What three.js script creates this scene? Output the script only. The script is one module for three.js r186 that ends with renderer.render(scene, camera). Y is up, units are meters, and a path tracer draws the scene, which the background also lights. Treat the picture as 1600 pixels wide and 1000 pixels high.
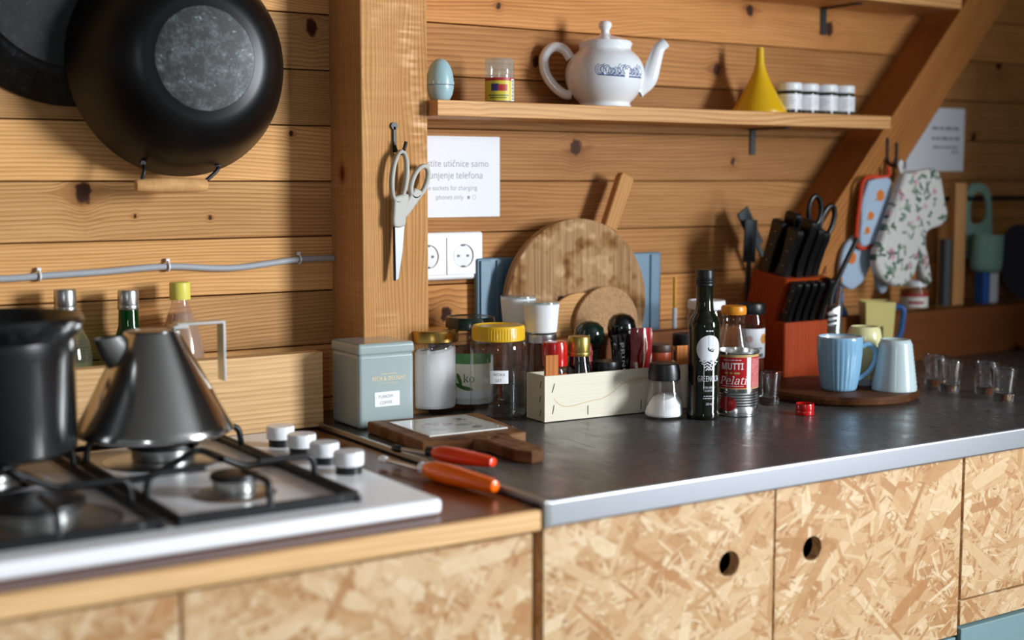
import * as THREE from 'three';
import { RoundedBoxGeometry } from 'three/addons/geometries/RoundedBoxGeometry.js';
import { mergeGeometries, toCreasedNormals } from 'three/addons/utils/BufferGeometryUtils.js';
import { RectAreaLightUniformsLib } from 'three/addons/lights/RectAreaLightUniformsLib.js';

// ---------------------------------------------------------------- camera, light, exposure
RectAreaLightUniformsLib.init();
const scene = new THREE.Scene();
const R = Math.PI / 180;
const camera = new THREE.PerspectiveCamera(2 * Math.atan(500 / 2140) / R, 1.6, 0.05, 60);
camera.position.set(-0.993, 1.285, 2.075);
camera.rotation.set(-5.84 * R, -33.06 * R, 0, 'YXZ');
camera.focus = 2.2; camera.userData.fStop = 1.9;
scene.background = new THREE.Color(0.80, 0.90, 1.0);            // overcast sky outside the windows
const renderer = new THREE.WebGLRenderer({ antialias: true });
renderer.toneMapping = THREE.LinearToneMapping;
renderer.toneMappingExposure = 1.06;
renderer.shadowMap.enabled = true;
// daylight: a wide window in the side wall at the right, past the end of the counter, and one in the wall behind the camera
const SIDEX = 1.86, FRONTZ = 4.2, DEEP = 0.16;                       // the walls are DEEP thick; panes and daylight sit at their outer face
const SIDE = { z: 2.65, y: 1.55, w: 1.05, h: 1.0, light: 70 }, BACK = { x: -2.6, y: 1.62, w: 0.4, h: 0.8, light: 16 };
function daylight(p, w, h, L, to) { const l = new THREE.RectAreaLight(new THREE.Color(0.87, 0.94, 1.0), L, w, h); l.position.set(...p); l.lookAt(...to); l.name = 'window_daylight'; scene.add(l); }
daylight([SIDEX + DEEP - 0.045, SIDE.y, SIDE.z], SIDE.w, SIDE.h, SIDE.light, [0, SIDE.y, SIDE.z]);
daylight([BACK.x, BACK.y, FRONTZ + DEEP - 0.045], BACK.w, BACK.h, BACK.light, [BACK.x, BACK.y, 0]);

// ---------------------------------------------------------------- helpers
let seed = 7;
const rnd = () => { seed = (seed * 1664525 + 1013904223) >>> 0; return seed / 4294967296; };
const rr = (a, b) => a + (b - a) * rnd();
const H2 = (x, y, s) => { let n = Math.imul(x, 374761393) ^ Math.imul(y, 668265263) ^ Math.imul(s, 1274126177); n = Math.imul(n ^ (n >>> 13), 1274126177); return ((n ^ (n >>> 16)) >>> 0) / 4294967296; };
function vn(x, y, s) {
  const xi = Math.floor(x), yi = Math.floor(y), fx = x - xi, fy = y - yi, u = fx * fx * (3 - 2 * fx), v = fy * fy * (3 - 2 * fy);
  const a = H2(xi, yi, s), b = H2(xi + 1, yi, s), c = H2(xi, yi + 1, s), d = H2(xi + 1, yi + 1, s);
  return a + (b - a) * u + (c - a) * v + (a - b - c + d) * u * v;
}
const fbm = (x, y, s) => vn(x, y, s) * 0.55 + vn(x * 2.1, y * 2.1, s + 1) * 0.3 + vn(x * 4.3, y * 4.3, s + 2) * 0.15;
const names = {};
const numbered = (n) => { const k = names[n] = (names[n] ?? -1) + 1; return k ? n + '_' + String(k).padStart(3, '0') : n; };
function mesh(name, geo, mat, parent) {
  const m = new THREE.Mesh(geo, mat); m.castShadow = m.receiveShadow = true;
  m.name = parent ? name : numbered(name); (parent ?? scene).add(m); return m;
}
function thing(name, label, category, [x, y, z] = [0, 0, 0], turn = 0, group) {
  const o = new THREE.Group(); o.name = numbered(name); o.position.set(x, y, z); o.rotation.y = turn;
  o.userData = { label, category }; if (group) o.userData.group = group; scene.add(o); return o;
}
function single(name, geo, mat, label, category, pos, group) {
  const m = mesh(name, geo, mat); if (pos) m.position.set(...pos);
  m.userData = { label, category }; if (group) m.userData.group = group; return m;
}
function struct(name, geo, mat, label) { const m = mesh(name, geo, mat); m.userData = { kind: 'structure', label, category: name.split('_')[0] }; return m; }
const box = (w, h, d, x = 0, y = 0, z = 0) => new THREE.BoxGeometry(w, h, d).translate(x, y, z);
const rbox = (w, h, d, r, x = 0, y = 0, z = 0, s = 2) => new RoundedBoxGeometry(w, h, d, s, r).translate(x, y, z);
const span = (x0, x1, y0, y1, z0, z1, r = 0.0015, s = 1) => rbox(x1 - x0, y1 - y0, z1 - z0, r, (x0 + x1) / 2, (y0 + y1) / 2, (z0 + z1) / 2, s);
const cyl = (r0, r1, h, x = 0, y = 0, z = 0, n = 32, open = false) => new THREE.CylinderGeometry(r1, r0, h, n, 1, open).translate(x, y + h / 2, z);
const creased = (g, a) => toCreasedNormals(g.scale(1000, 1000, 1000), a).scale(0.001, 0.001, 0.001);   // its vertex matching works in hundredths of a unit
const lathe = (pts, n = 48, crease = 0.55) => creased(new THREE.LatheGeometry(pts.map(([r, y]) => new THREE.Vector2(r, y)), n), crease);
const merge = (list) => mergeGeometries(list.map((g) => { const k = g.index ? g.toNonIndexed() : g; for (const a of Object.keys(k.attributes)) if (!['position', 'normal', 'uv'].includes(a)) k.deleteAttribute(a); return k; }));
const V = (p) => new THREE.Vector3(...p);
const tube = (pts, r, n = 24, k = 8, closed = false, tension = 0.5) => new THREE.TubeGeometry(new THREE.CatmullRomCurve3(pts.map(V), closed, 'catmullrom', tension), n, r, k, closed);
function poly(pts, rad, k = 8) {                                   // a rod through corners with round bends
  const path = new THREE.CurvePath(), P = pts.map(V);
  let from = P[0];
  for (let i = 1; i < P.length - 1; i++) {
    const a = P[i].clone().lerp(P[i - 1], Math.min(0.45, 0.012 / P[i].distanceTo(P[i - 1]))), b = P[i].clone().lerp(P[i + 1], Math.min(0.45, 0.012 / P[i].distanceTo(P[i + 1])));
    path.add(new THREE.LineCurve3(from, a)); path.add(new THREE.QuadraticBezierCurve3(a, P[i], b)); from = b;
  }
  path.add(new THREE.LineCurve3(from, P[P.length - 1]));
  return new THREE.TubeGeometry(path, pts.length * 8, rad, k, false);
}
function outline(pts, smooth = true) {
  const s = new THREE.Shape();
  if (smooth) new THREE.SplineCurve([...pts, pts[0]].map(([x, y]) => new THREE.Vector2(x, y))).getPoints(pts.length * 6).forEach((p, i) => (i ? s.lineTo(p.x, p.y) : s.moveTo(p.x, p.y)));
  else pts.forEach(([x, y], i) => (i ? s.lineTo(x, y) : s.moveTo(x, y)));
  return s;
}
const extr = (shape, depth, bev = 0.002, seg = 2) => new THREE.ExtrudeGeometry(shape, { depth: Math.max(depth - 2 * bev, 0.0002), bevelEnabled: bev > 0, bevelSize: bev, bevelThickness: bev, bevelOffset: -bev, bevelSegments: seg, curveSegments: 24 }).translate(0, 0, bev);
// uv in metres: u along the grain axis, v across it
function grain(geo, axis = 'x', ou = 0, ov = 0) {
  const g = geo.index ? geo.toNonIndexed() : geo, p = g.attributes.position, n = g.attributes.normal, uv = new Float32Array(p.count * 2), A = 'xyz'.indexOf(axis);
  for (let i = 0; i < p.count; i++) {
    const q = [p.getX(i), p.getY(i), p.getZ(i)], m = [Math.abs(n.getX(i)), Math.abs(n.getY(i)), Math.abs(n.getZ(i))];
    const o = [0, 1, 2].filter((k) => k !== A);
    let u = q[A], v;
    if (m[A] > 0.8) { u = q[o[0]] * 0.25; v = q[o[1]]; } else v = m[o[0]] > m[o[1]] ? q[o[1]] : q[o[0]];
    if (m[o[0]] > m[o[1]] && m[A] <= 0.8) v += 0.31;
    uv[2 * i] = u + ou; uv[2 * i + 1] = v + ov;
  }
  g.setAttribute('uv', new THREE.BufferAttribute(uv, 2)); return g;
}
function data(w, h, f, srgb = true, sx = 1, sy = 1) {
  const d = new Uint8Array(w * h * 4), c = [0, 0, 0];
  for (let y = 0; y < h; y++) for (let x = 0; x < w; x++) { f(x, y, c); const i = 4 * (y * w + x); d[i] = Math.max(0, Math.min(255, c[0])); d[i + 1] = Math.max(0, Math.min(255, c[1])); d[i + 2] = Math.max(0, Math.min(255, c[2])); d[i + 3] = 255; }
  const t = new THREE.DataTexture(d, w, h); t.magFilter = t.minFilter = THREE.LinearFilter; t.wrapS = t.wrapT = THREE.RepeatWrapping;
  if (srgb) t.colorSpace = THREE.SRGBColorSpace; t.repeat.set(1 / sx, 1 / sy); t.needsUpdate = true; return t;
}
function canvas(w, h, draw, sx, sy) {
  const c = document.createElement('canvas'); c.width = w; c.height = h; draw(c.getContext('2d'), w, h);
  const t = new THREE.CanvasTexture(c); t.colorSpace = THREE.SRGBColorSpace;
  if (sx) { t.wrapS = t.wrapT = THREE.RepeatWrapping; t.repeat.set(1 / sx, 1 / sy); }
  return t;
}
const std = (color, roughness = 0.6, metalness = 0, more = {}) => new THREE.MeshStandardMaterial({ color, roughness, metalness, ...more });
const phy = (color, roughness, more = {}) => new THREE.MeshPhysicalMaterial({ color, roughness, ...more });

// small print too fine to read in the photograph: a row of word-length dashes centred on x
const dashes = (g, x, y, width, hgt) => { let at = x - width / 2; while (at < x + width / 2 - hgt) { const l = Math.min(rr(1.2, 4) * hgt, x + width / 2 - at); g.fillRect(at, y - hgt, l, hgt * 0.8); at += l + hgt * 0.7; } };
// ---------------------------------------------------------------- wood
// rows: height of a board; each row has grain of its own. knots: [u, v, size] in metres
function woodTex({ w, h, W, Hm, s, early, late, rows = 0, knots = [], freq = 150, fibre = 14, v0 = 0, u0 = 0, contrast = 1, wave = 1 }) {
  const K = knots.map(([u, v, r]) => ({ u, v, r, row: rows ? Math.floor((v - v0) / rows) : 0 }));
  return data(w, h, (px, py, c) => {
    const u = u0 + (px + 0.5) / w * W, v = v0 + (py + 0.5) / h * Hm, row = rows ? Math.floor((v - v0) / rows + 1e-6) : 0, q = s + row * 17;
    const tone = rows ? 0.86 + 0.26 * H2(row, 3, s) : 1, style = rows ? H2(row, 9, s) : 0.5;
    let vv = v, knot = 0, red = 0;
    for (const k of K) {
      if (k.row !== row) continue;
      const du = u - k.u, dv = vv - k.v;
      if (Math.abs(du) > k.r * 9) continue;
      const e = Math.exp(-(du * du) / (k.r * k.r * 5)), a = k.r * 1.5 * e, d2 = dv * dv - a * a;
      const fromKnot = Math.sqrt(du * du * 1.5 + dv * dv * 0.8) / k.r * (0.8 + 0.5 * vn(u * 160, v * 160, 71));
      if (fromKnot < 1.25) knot = Math.max(knot, fromKnot < 0.85 ? 1 : (1.25 - fromKnot) / 0.4);
      red = Math.max(red, Math.exp(-fromKnot * fromKnot * 0.16) * 0.6);
      vv = k.v + Math.sign(dv) * Math.sqrt(Math.max(d2, 0) + 1e-8);
    }
    const bend = (fbm(u * 1.3 + row * 5.7, v * 5, q) - 0.5) * 0.05 * wave * (0.4 + style) + (vn(u * 5, v * 14, q + 5) - 0.5) * 0.006;
    const f = freq * (0.6 + 0.7 * style), t = (vv + bend + row * 0.37) * f, fr = t - Math.floor(t);
    const ring = Math.pow(fr, 2.6) * (1 - Math.max(0, (fr - 0.9) / 0.1)) * (0.55 + 0.6 * vn(t * 0.35, u * 2, q + 8));
    const fib = (vn(u * 26, v * 1400, q + 3) - 0.5) * fibre + (vn(u * 7, v * 300, q + 4) - 0.5) * fibre;
    const blot = (fbm(u * 4, v * 9, q + 6) - 0.5) * 30, m = Math.min(1, ring * contrast + red * 0.55);
    for (let i = 0; i < 3; i++) c[i] = ((early[i] + (late[i] - early[i]) * m + blot * (i === 2 ? 0.8 : 1)) * tone + fib) * (1 - knot) + knot * [66, 34, 14][i] + knot * fib * 0.7;
  }, true, W, Hm);
}
const PITCH = 0.0903, SEAM0 = 1.012 - 2 * PITCH;                      // the wall boards
const E1 = [212, 160, 102], L1 = [158, 103, 53];
const wallTexL = woodTex({ w: 2000, h: 1440, W: 1.2, Hm: 9 * PITCH, s: 11, early: E1, late: L1, rows: PITCH, v0: SEAM0, u0: -1.2, freq: 190, knots: [[-0.031, 1.532, 0.011], [-0.408, 1.266, 0.014], [-0.33, 1.23, 0.003], [-0.21, 1.226, 0.003], [-0.6, 1.45, 0.008], [-0.07, 1.36, 0.004], [-0.9, 1.33, 0.01]] });
const wallTexR = woodTex({ w: 2048, h: 1000, W: 1.95, Hm: 9 * PITCH, s: 47, early: [194, 135, 77], late: [138, 83, 40], rows: PITCH, v0: SEAM0, u0: 0, freq: 150, wave: 1.6, knots: [[0.41, 1.497, 0.009], [0.499, 1.345, 0.013], [0.925, 1.622, 0.01], [0.84, 1.503, 0.01], [0.70, 1.41, 0.006], [0.886, 1.322, 0.006], [0.22, 1.05, 0.012], [1.62, 1.38, 0.01], [1.15, 1.60, 0.012], [0.33, 1.59, 0.005], [1.7, 1.55, 0.012]] });
const boardTex = woodTex({ w: 2048, h: 700, W: 1.6, Hm: 0.5, s: 91, early: [214, 160, 102], late: [164, 104, 54], freq: 120, knots: [[0.3, 0.07, 0.011], [0.95, 0.2, 0.014], [1.3, 0.36, 0.01], [0.55, 0.42, 0.006]] });
const paleTex = woodTex({ w: 1600, h: 500, W: 1.6, Hm: 0.4, s: 211, early: [228, 186, 134], late: [190, 138, 84], freq: 130, knots: [[0.62, 0.13, 0.006], [1.2, 0.3, 0.006]] });
const wornBase = woodTex({ w: 1024, h: 700, W: 0.6, Hm: 0.4, s: 131, early: [176, 136, 94], late: [120, 84, 54], freq: 60, fibre: 30, contrast: 0.45, knots: [[0.22, 0.16, 0.007], [0.42, 0.3, 0.008]] });
const wornTex = (() => { const d = wornBase.image.data, w = 1024; for (let i = 0; i < d.length; i += 4) { const x = (i / 4) % w, y = Math.floor(i / 4 / w), st = Math.max(0, fbm(x / 60, y / 60, 201) - 0.52) * 230, sc = vn(x / 3 + y / 5, y / 90, 203) > 0.9 ? 12 : 0, li = Math.max(0, fbm(x / 35, y / 45, 207) - 0.55) * 120; for (let j = 0; j < 3; j++) d[i + j] = Math.max(30, Math.min(240, d[i + j] - st * (0.9 + j * 0.08) - sc + li)); } return wornBase; })();
const postTex = data(500, 2000, (x, y, c) => {                        // rough-sawn post: faint cross marks of the saw and rubbed whitish streaks
  const u = x / 500 * 0.25, v = y / 2000 * 1.2, b = (fbm(v * 2, u * 16, 5) - 0.5) * 0.035, k = (u + b) * 170, fr = k - Math.floor(k);
  const ring = Math.pow(fr, 2) * 30, saw = (vn(u * 5 + 3, v * 260, 12) - 0.5) * 12 * vn(u * 11, v * 5, 30), fib = (vn(u * 900, v * 14, 15) - 0.5) * 14;
  const rub = Math.max(0, fbm(u * 22, v * 6, 44) - 0.5) * 260 * Math.max(0, vn(u * 40, v * 240, 45) - 0.35), blot = (fbm(u * 8, v * 4, 50) - 0.5) * 34;
  const du = u - 0.172, dv = v - 0.545, kn = Math.exp(-(du * du + dv * dv * 0.5) / 0.00009);
  const w = saw + fib + blot + rub * (u < 0.121 ? 1 : 0.2) - kn * 95 - ring;
  c[0] = 206 + w; c[1] = 154 + w * 1.03 - kn * 10; c[2] = 98 + w * 0.95 + rub * 0.3;
}, true, 0.25, 1.2);
const wood = (map, color = 0xffffff, rough = 0.55, more = {}) => phy(color, rough, { map, specularIntensity: 0.35, ...more });
const M = {
  wallL: wood(wallTexL, 0xffffff, 0.62), wallR: wood(wallTexR, 0xffffff, 0.62), pine: wood(boardTex, 0xffffff, 0.5), post: wood(postTex, 0xffffff, 0.75),
  counterWood: wood(boardTex, 0x8c6a50, 0.25), upstand: wood(paleTex, 0xffffff, 0.6), ledge: wood(boardTex, 0x8c6c4c, 0.6), brace: wood(boardTex, 0xd2b894, 0.65), worn: wood(wornTex, 0xffffff, 0.7), wornDark: wood(wornTex, 0xb4a294, 0.6), tray: wood(wornTex, 0x80685a, 0.5), slat: wood(boardTex, 0xe0b890, 0.6), block: wood(boardTex, 0xffffff, 0.7),
  room: wood(boardTex, 0x6e5a4a, 0.7), plaster: std(0x686868, 0.85), black: std(0x0c0c0d, 0.45), blackPlastic: std(0x101113, 0.38), rubber: std(0x151517, 0.6), white: std(0xeceef0, 0.35), whitePlastic: phy(0xf0f1f3, 0.3, { clearcoat: 0.3 }), paper: std(0xf0f1f4, 0.8),
  enamel: phy(0xf4f5f8, 0.28, { specularIntensity: 0.7 }), steel: std(0xc8c6c2, 0.16, 1), brushed: std(0xb9b8b5, 0.32, 1), aluminium: std(0xb4b6bb, 0.38, 0.9), tinPlate: std(0xd0d0ce, 0.22, 1), gold: std(0xc09a52, 0.3, 1), iron: std(0x111214, 0.42, 0.2),
  blackEnamel: phy(0x07080a, 0.28, { clearcoat: 0.5, clearcoatRoughness: 0.15 }), carcass: std(0xb08c60, 0.8), backing: std(0xa07446, 0.9),
  glass: phy(0xffffff, 0.02, { transmission: 1, thickness: 0, ior: 1.5 }), solidGlass: phy(0xffffff, 0.0, { transmission: 1, thickness: 0.01, ior: 1.5 }), salt: std(0xfafafa, 0.9), plastic: phy(0xe8f0f0, 0.12, { transmission: 0.85, thickness: 0 }),
  redPlastic: phy(0xc0140f, 0.2, { clearcoat: 0.5 }), red: std(0xb81a14, 0.35), orange: phy(0xff6a04, 0.25), redOrange: phy(0xe23a0c, 0.25), yellow: phy(0xe6b414, 0.32, { clearcoat: 0.2 }),
};

// ---------------------------------------------------------------- the room
struct('floor', box(5.7, 0.1, 4.6, -0.7, -0.05, 2.1), std(0x5c5a57, 0.6), 'grey floor of the room');
struct('ceiling', box(5.7, 0.1, 4.6, -0.7, 2.5, 2.1), M.plaster, 'grey ceiling over the kitchen');
struct('wall_left', box(0.1, 2.5, 4.5, -3.5, 1.2, 2.1), M.plaster, 'grey plastered side wall beyond the hob');
function wallWithWindow(name, lab, n, u0, u1, c, y, w, h, out, place) {           // boards round one opening; u runs along the wall
  const a = c - w / 2, b = c + w / 2, lo = y - h / 2, hi = y + h / 2;
  struct(name, place(merge([box(a - u0, 2.5, DEEP, (u0 + a) / 2, 1.2, 0), box(u1 - b, 2.5, DEEP, (b + u1) / 2, 1.2, 0), box(w, lo + 0.05, DEEP, c, (lo - 0.05) / 2, 0), box(w, 2.45 - hi, DEEP, c, (2.45 + hi) / 2, 0)])), M.plaster, lab);
  const win = struct('window_' + n, place(merge([box(0.05, h, 0.06, a + 0.025, y), box(0.05, h, 0.06, b - 0.025, y), box(w, 0.05, 0.06, c, hi - 0.025), box(w, 0.05, 0.06, c, lo + 0.025), box(0.04, h, 0.05, c, y), box(w, 0.03, 0.05, c, y)]).translate(0, 0, out * (DEEP / 2 - 0.01))), M.white, 'white framed window letting daylight in');
  mesh('pane', place(box(w - 0.05, h - 0.05, 0.004, c, y, out * (DEEP / 2 - 0.01))), M.glass, win);
}
wallWithWindow('wall_right', 'grey side wall with a window past the counter end', 1, -4.3, 0.05, -SIDE.z, SIDE.y, SIDE.w, SIDE.h, 1, (g) => g.rotateY(Math.PI / 2).translate(SIDEX + DEEP / 2 + 0.002, 0, 0));
wallWithWindow('wall_front', 'grey wall with a window opposite the counter', 2, -3.5, 2.1, BACK.x, BACK.y, BACK.w, BACK.h, 1, (g) => g.translate(0, 0, FRONTZ + DEEP / 2 + 0.002));
{
  const wb = struct('wall_back', box(5.6, 2.5, 0.1, -0.7, 1.2, -0.072), M.backing, 'pine board wall behind the counter');
  for (let k = -1; k < 18; k++) {
    const y0 = SEAM0 + k * PITCH + 0.0009, y1 = y0 + PITCH - 0.0018;
    for (const [x0, x1, m, u] of [[-3.44, 0.06, M.wallL, 1.2], [0.062, SIDEX, M.wallR, 0]]) {
      const g = span(x0, x1, y0, y1, -0.022, -rnd() * 0.0012, 0.0016), p = g.attributes.position, uv = g.attributes.uv;
      for (let i = 0; i < p.count; i++) uv.setXY(i, p.getX(i) + u, p.getY(i) - SEAM0);
      mesh('plank', g, m, wb);
    }
  }
}
struct('trim_1', grain(span(0, 0.121, 0.88, 2.45, -0.002, 0.112, 0.003, 2).translate(0, 0, 0), 'y').translate(0, 0, 0), (() => { return M.post; })(), 'rough sawn pine post standing before the wall');
{
  const p = scene.children[scene.children.length - 1].geometry, uv = p.attributes.uv, ps = p.attributes.position, n = p.attributes.normal;
  for (let i = 0; i < ps.count; i++) uv.setXY(i, Math.abs(n.getX(i)) > 0.6 ? 0.13 + ps.getZ(i) : ps.getX(i), ps.getY(i) - 0.75);
}
{                                                                   // diagonal brace
  const g = grain(span(0, 0.096, 0, 1.75, -0.001, 0.1, 0.003, 2), 'y', 0.2, 0.03);
  const b = struct('trim_2', g, M.brace, 'diagonal timber brace carrying the oven mitts');
  b.position.set(0.815, 0.9, 0.001); b.rotation.z = -41.5 * R;
  b.position.set(1.230 - Math.sin(41.5 * R) * 0.7, 1.413 - Math.cos(41.5 * R) * 0.7, 0.001);
}
struct('trim_3', grain(span(-2.6, -0.073, 0.896, 1.0155, 0.085, 0.115, 0.002), 'x', 0.4, 0.12), M.upstand, 'pine upstand board behind the gas hob');
struct('trim_4', grain(merge([span(0.124, 1.858, 0.9005, 1.006, 0.085, 0.115, 0.002), span(0.44, 0.59, 0.93, 0.946, 0.0705, 0.086, 0.001)]), 'x', 0.9, 0.3), M.ledge, 'brown upstand board at the back of the worktop');

// ---------------------------------------------------------------- worktops and cabinets
const slate = data(1024, 1024, (x, y, c) => { const n = fbm(x / 40, y / 40, 3) * 14 + (vn(x / 2, y / 60, 9) - 0.5) * 8 + (H2(x, y, 4) - 0.5) * 6, k = vn(x / 9, y / 5, 77) > 0.93 ? 14 : 0; c[0] = 68 + n + k; c[1] = 67 + n + k; c[2] = 66 + n + k; }, true, 0.5, 0.5);
const slateRough = data(512, 512, (x, y, c) => { const n = fbm(x / 30, y / 30, 13), k = vn(x / 3, y / 40, 19); c[0] = c[1] = c[2] = 52 + n * 40 + (k > 0.8 ? 22 : 0); }, false, 0.7, 0.7);
{
  const t = thing('worktop', 'dark grey worktop with a metal front edge on the right', 'worktop');
  const g = span(-0.077, 1.858, 0.872, 0.9, 0.0, 0.742, 0.001), p = g.attributes.position, uv = g.attributes.uv;
  for (let i = 0; i < p.count; i++) uv.setXY(i, p.getX(i), p.getZ(i));
  mesh('top', g, phy(0xffffff, 1, { map: slate, roughnessMap: slateRough }), t);
  mesh('edge_strip', span(-0.083, 1.858, 0.869, 0.9015, 0.742, 0.749, 0.003, 2), M.aluminium, t).userData.label = 'pale metal edging along the front';
  mesh('end_strip', merge([span(-0.083, -0.0765, 0.895, 0.903, 0.116, 0.748, 0.001), span(-0.086, -0.0755, 0.8695, 0.903, 0.7425, 0.752, 0.002)]), M.brushed, t);
}
const pale = wood(paleTex, 0xffffff, 0.55);
{
  const t = thing('wooden_worktop', 'brown wooden worktop under the white gas hob', 'worktop');
  mesh('top', grain(span(-2.6, -0.087, 0.8675, 0.893, 0.118, 0.7395, 0.001), 'x', 0.15, 0.05), M.counterWood, t);
  mesh('front_edge', grain(span(-2.6, -0.087, 0.867, 0.8925, 0.74, 0.749, 0.003, 2), 'x', 0.75, 0.33), pale, t).userData.label = 'pale pine nosing along the front';
}
const osb = canvas(1400, 1400, (g, w, h) => {
  g.fillStyle = '#c79f70'; g.fillRect(0, 0, w, h);
  const cols = ['#b98450', '#efdcbd', '#dfc298', '#d9b88d', '#d2ad80', '#e2c7a0', '#caa172', '#be925f', '#dcbd94', '#ead4b2', '#b38250', '#d6b388', '#e6cda9', '#cda678'];
  for (let i = 0; i < 8200; i++) {
    const big = rnd() < 0.2, L = big ? rr(90, 300) : rr(16, 120), B = big ? rr(10, 60) : rr(2, 15), x = rnd() * w, y = rnd() * h, a = rr(-1.1, 0.8) + (rnd() < 0.35 ? 1.5 : 0), col = cols[Math.floor(rnd() * cols.length)];
    for (const ox of [0, w, -w]) for (const oy of [0, h, -h]) {
      if (Math.abs(x + ox - w / 2) > w / 2 + 180 || Math.abs(y + oy - h / 2) > h / 2 + 180) continue;
      g.save(); g.translate(x + ox, y + oy); g.rotate(a); g.fillStyle = col; g.globalAlpha = 0.8;
      g.beginPath(); g.moveTo(-L / 2, -B * 0.3); g.lineTo(-L * 0.3, -B / 2); g.lineTo(L * 0.4, -B * 0.45); g.lineTo(L / 2, B * 0.1); g.lineTo(L * 0.35, B / 2); g.lineTo(-L * 0.42, B * 0.4); g.closePath(); g.fill();
      g.globalAlpha = 0.25; g.strokeStyle = '#8a5a2c'; g.lineWidth = 1; g.stroke();
      g.globalAlpha = 0.16; for (let k = 0; k < B / 5; k++) { const yy = -B / 2 + k * 5 + 2; g.beginPath(); g.moveTo(-L * 0.4, yy); g.lineTo(L * 0.4, yy + 1); g.stroke(); }
      g.restore();
    }
    if (rnd() < 0.16) { g.save(); g.translate(x, y); g.rotate(a + 0.5); g.fillStyle = '#7d4f26'; g.globalAlpha = 0.6; g.fillRect(0, 0, rr(10, 40), rr(2, 6)); g.restore(); }
  }
}, 0.62, 0.62);
const osbMat = (ou, ov) => { const t = osb.clone(); t.offset.set(ou, ov); t.needsUpdate = true; return std(0xeee6dc, 0.62, 0, { map: t }); };
function front(x0, x1, y0, y1, mat, parent, hole) {
  const s = outline([[x0, y0], [x1, y0], [x1, y1], [x0, y1]], false);
  if (hole) { const p = new THREE.Path(); p.absarc(hole[0], hole[1], 0.0175, 0, Math.PI * 2, true); s.holes.push(p); }
  const g = extr(s, 0.018, 0.0008, 1).translate(0, 0, 0.722);
  mesh('drawer_front', g, mat, parent);
}
const cabGroup = 'chipboard fronted cabinets under the worktops';
{
  const t = thing('base_cabinet', 'chipboard cabinet under the gas hob and wooden worktop', 'cabinet', [0, 0, 0], 0);
  mesh('body', span(-2.5, -0.093, 0.0, 0.8665, 0.16, 0.70, 0.002), M.carcass, t);
  front(-1.3, -0.532, 0.1, 0.8625, osbMat(0.13, 0.4), t); front(-0.529, -0.095, 0.1, 0.8625, osbMat(0.53, 0.7), t);
  const u = thing('drawer_cabinet', 'chipboard drawer cabinet with two round finger holes', 'cabinet');
  mesh('body', merge([span(-0.082, 0.69, 0.59, 0.606, 0.16, 0.72), span(-0.088, -0.074, 0.59, 0.866, 0.16, 0.72), span(0.68, 0.69, 0.59, 0.866, 0.16, 0.72), span(-0.082, 0.69, 0.59, 0.866, 0.15, 0.17)]), M.carcass, u);
  front(-0.079, 0.3015, 0.592, 0.8685, osbMat(0.2, 0.15), u, [0.221, 0.776]); front(0.3045, 0.6885, 0.592, 0.8685, osbMat(0.71, 0.55), u, [0.375, 0.774]);
  const k = thing('end_cabinet', 'chipboard cabinet with stacked fronts at the far end', 'cabinet');
  mesh('body', span(0.692, 1.855, 0.61, 0.868, 0.16, 0.72), M.carcass, k);
  front(0.694, 1.25, 0.6465, 0.8685, osbMat(0.35, 0.9), k); front(0.694, 1.25, 0.606, 0.6435, osbMat(0.05, 0.3), k); front(1.253, 1.855, 0.606, 0.8685, osbMat(0.6, 0.2), k);
  single('lower_panel', merge([span(-0.085, 0.6905, 0.0, 0.588, 0.13, 0.738), span(0.6915, 1.855, 0.0, 0.602, 0.13, 0.745)]), std(0x748f92, 0.6), 'pale teal painted base under the drawer fronts', 'panel');
}

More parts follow.
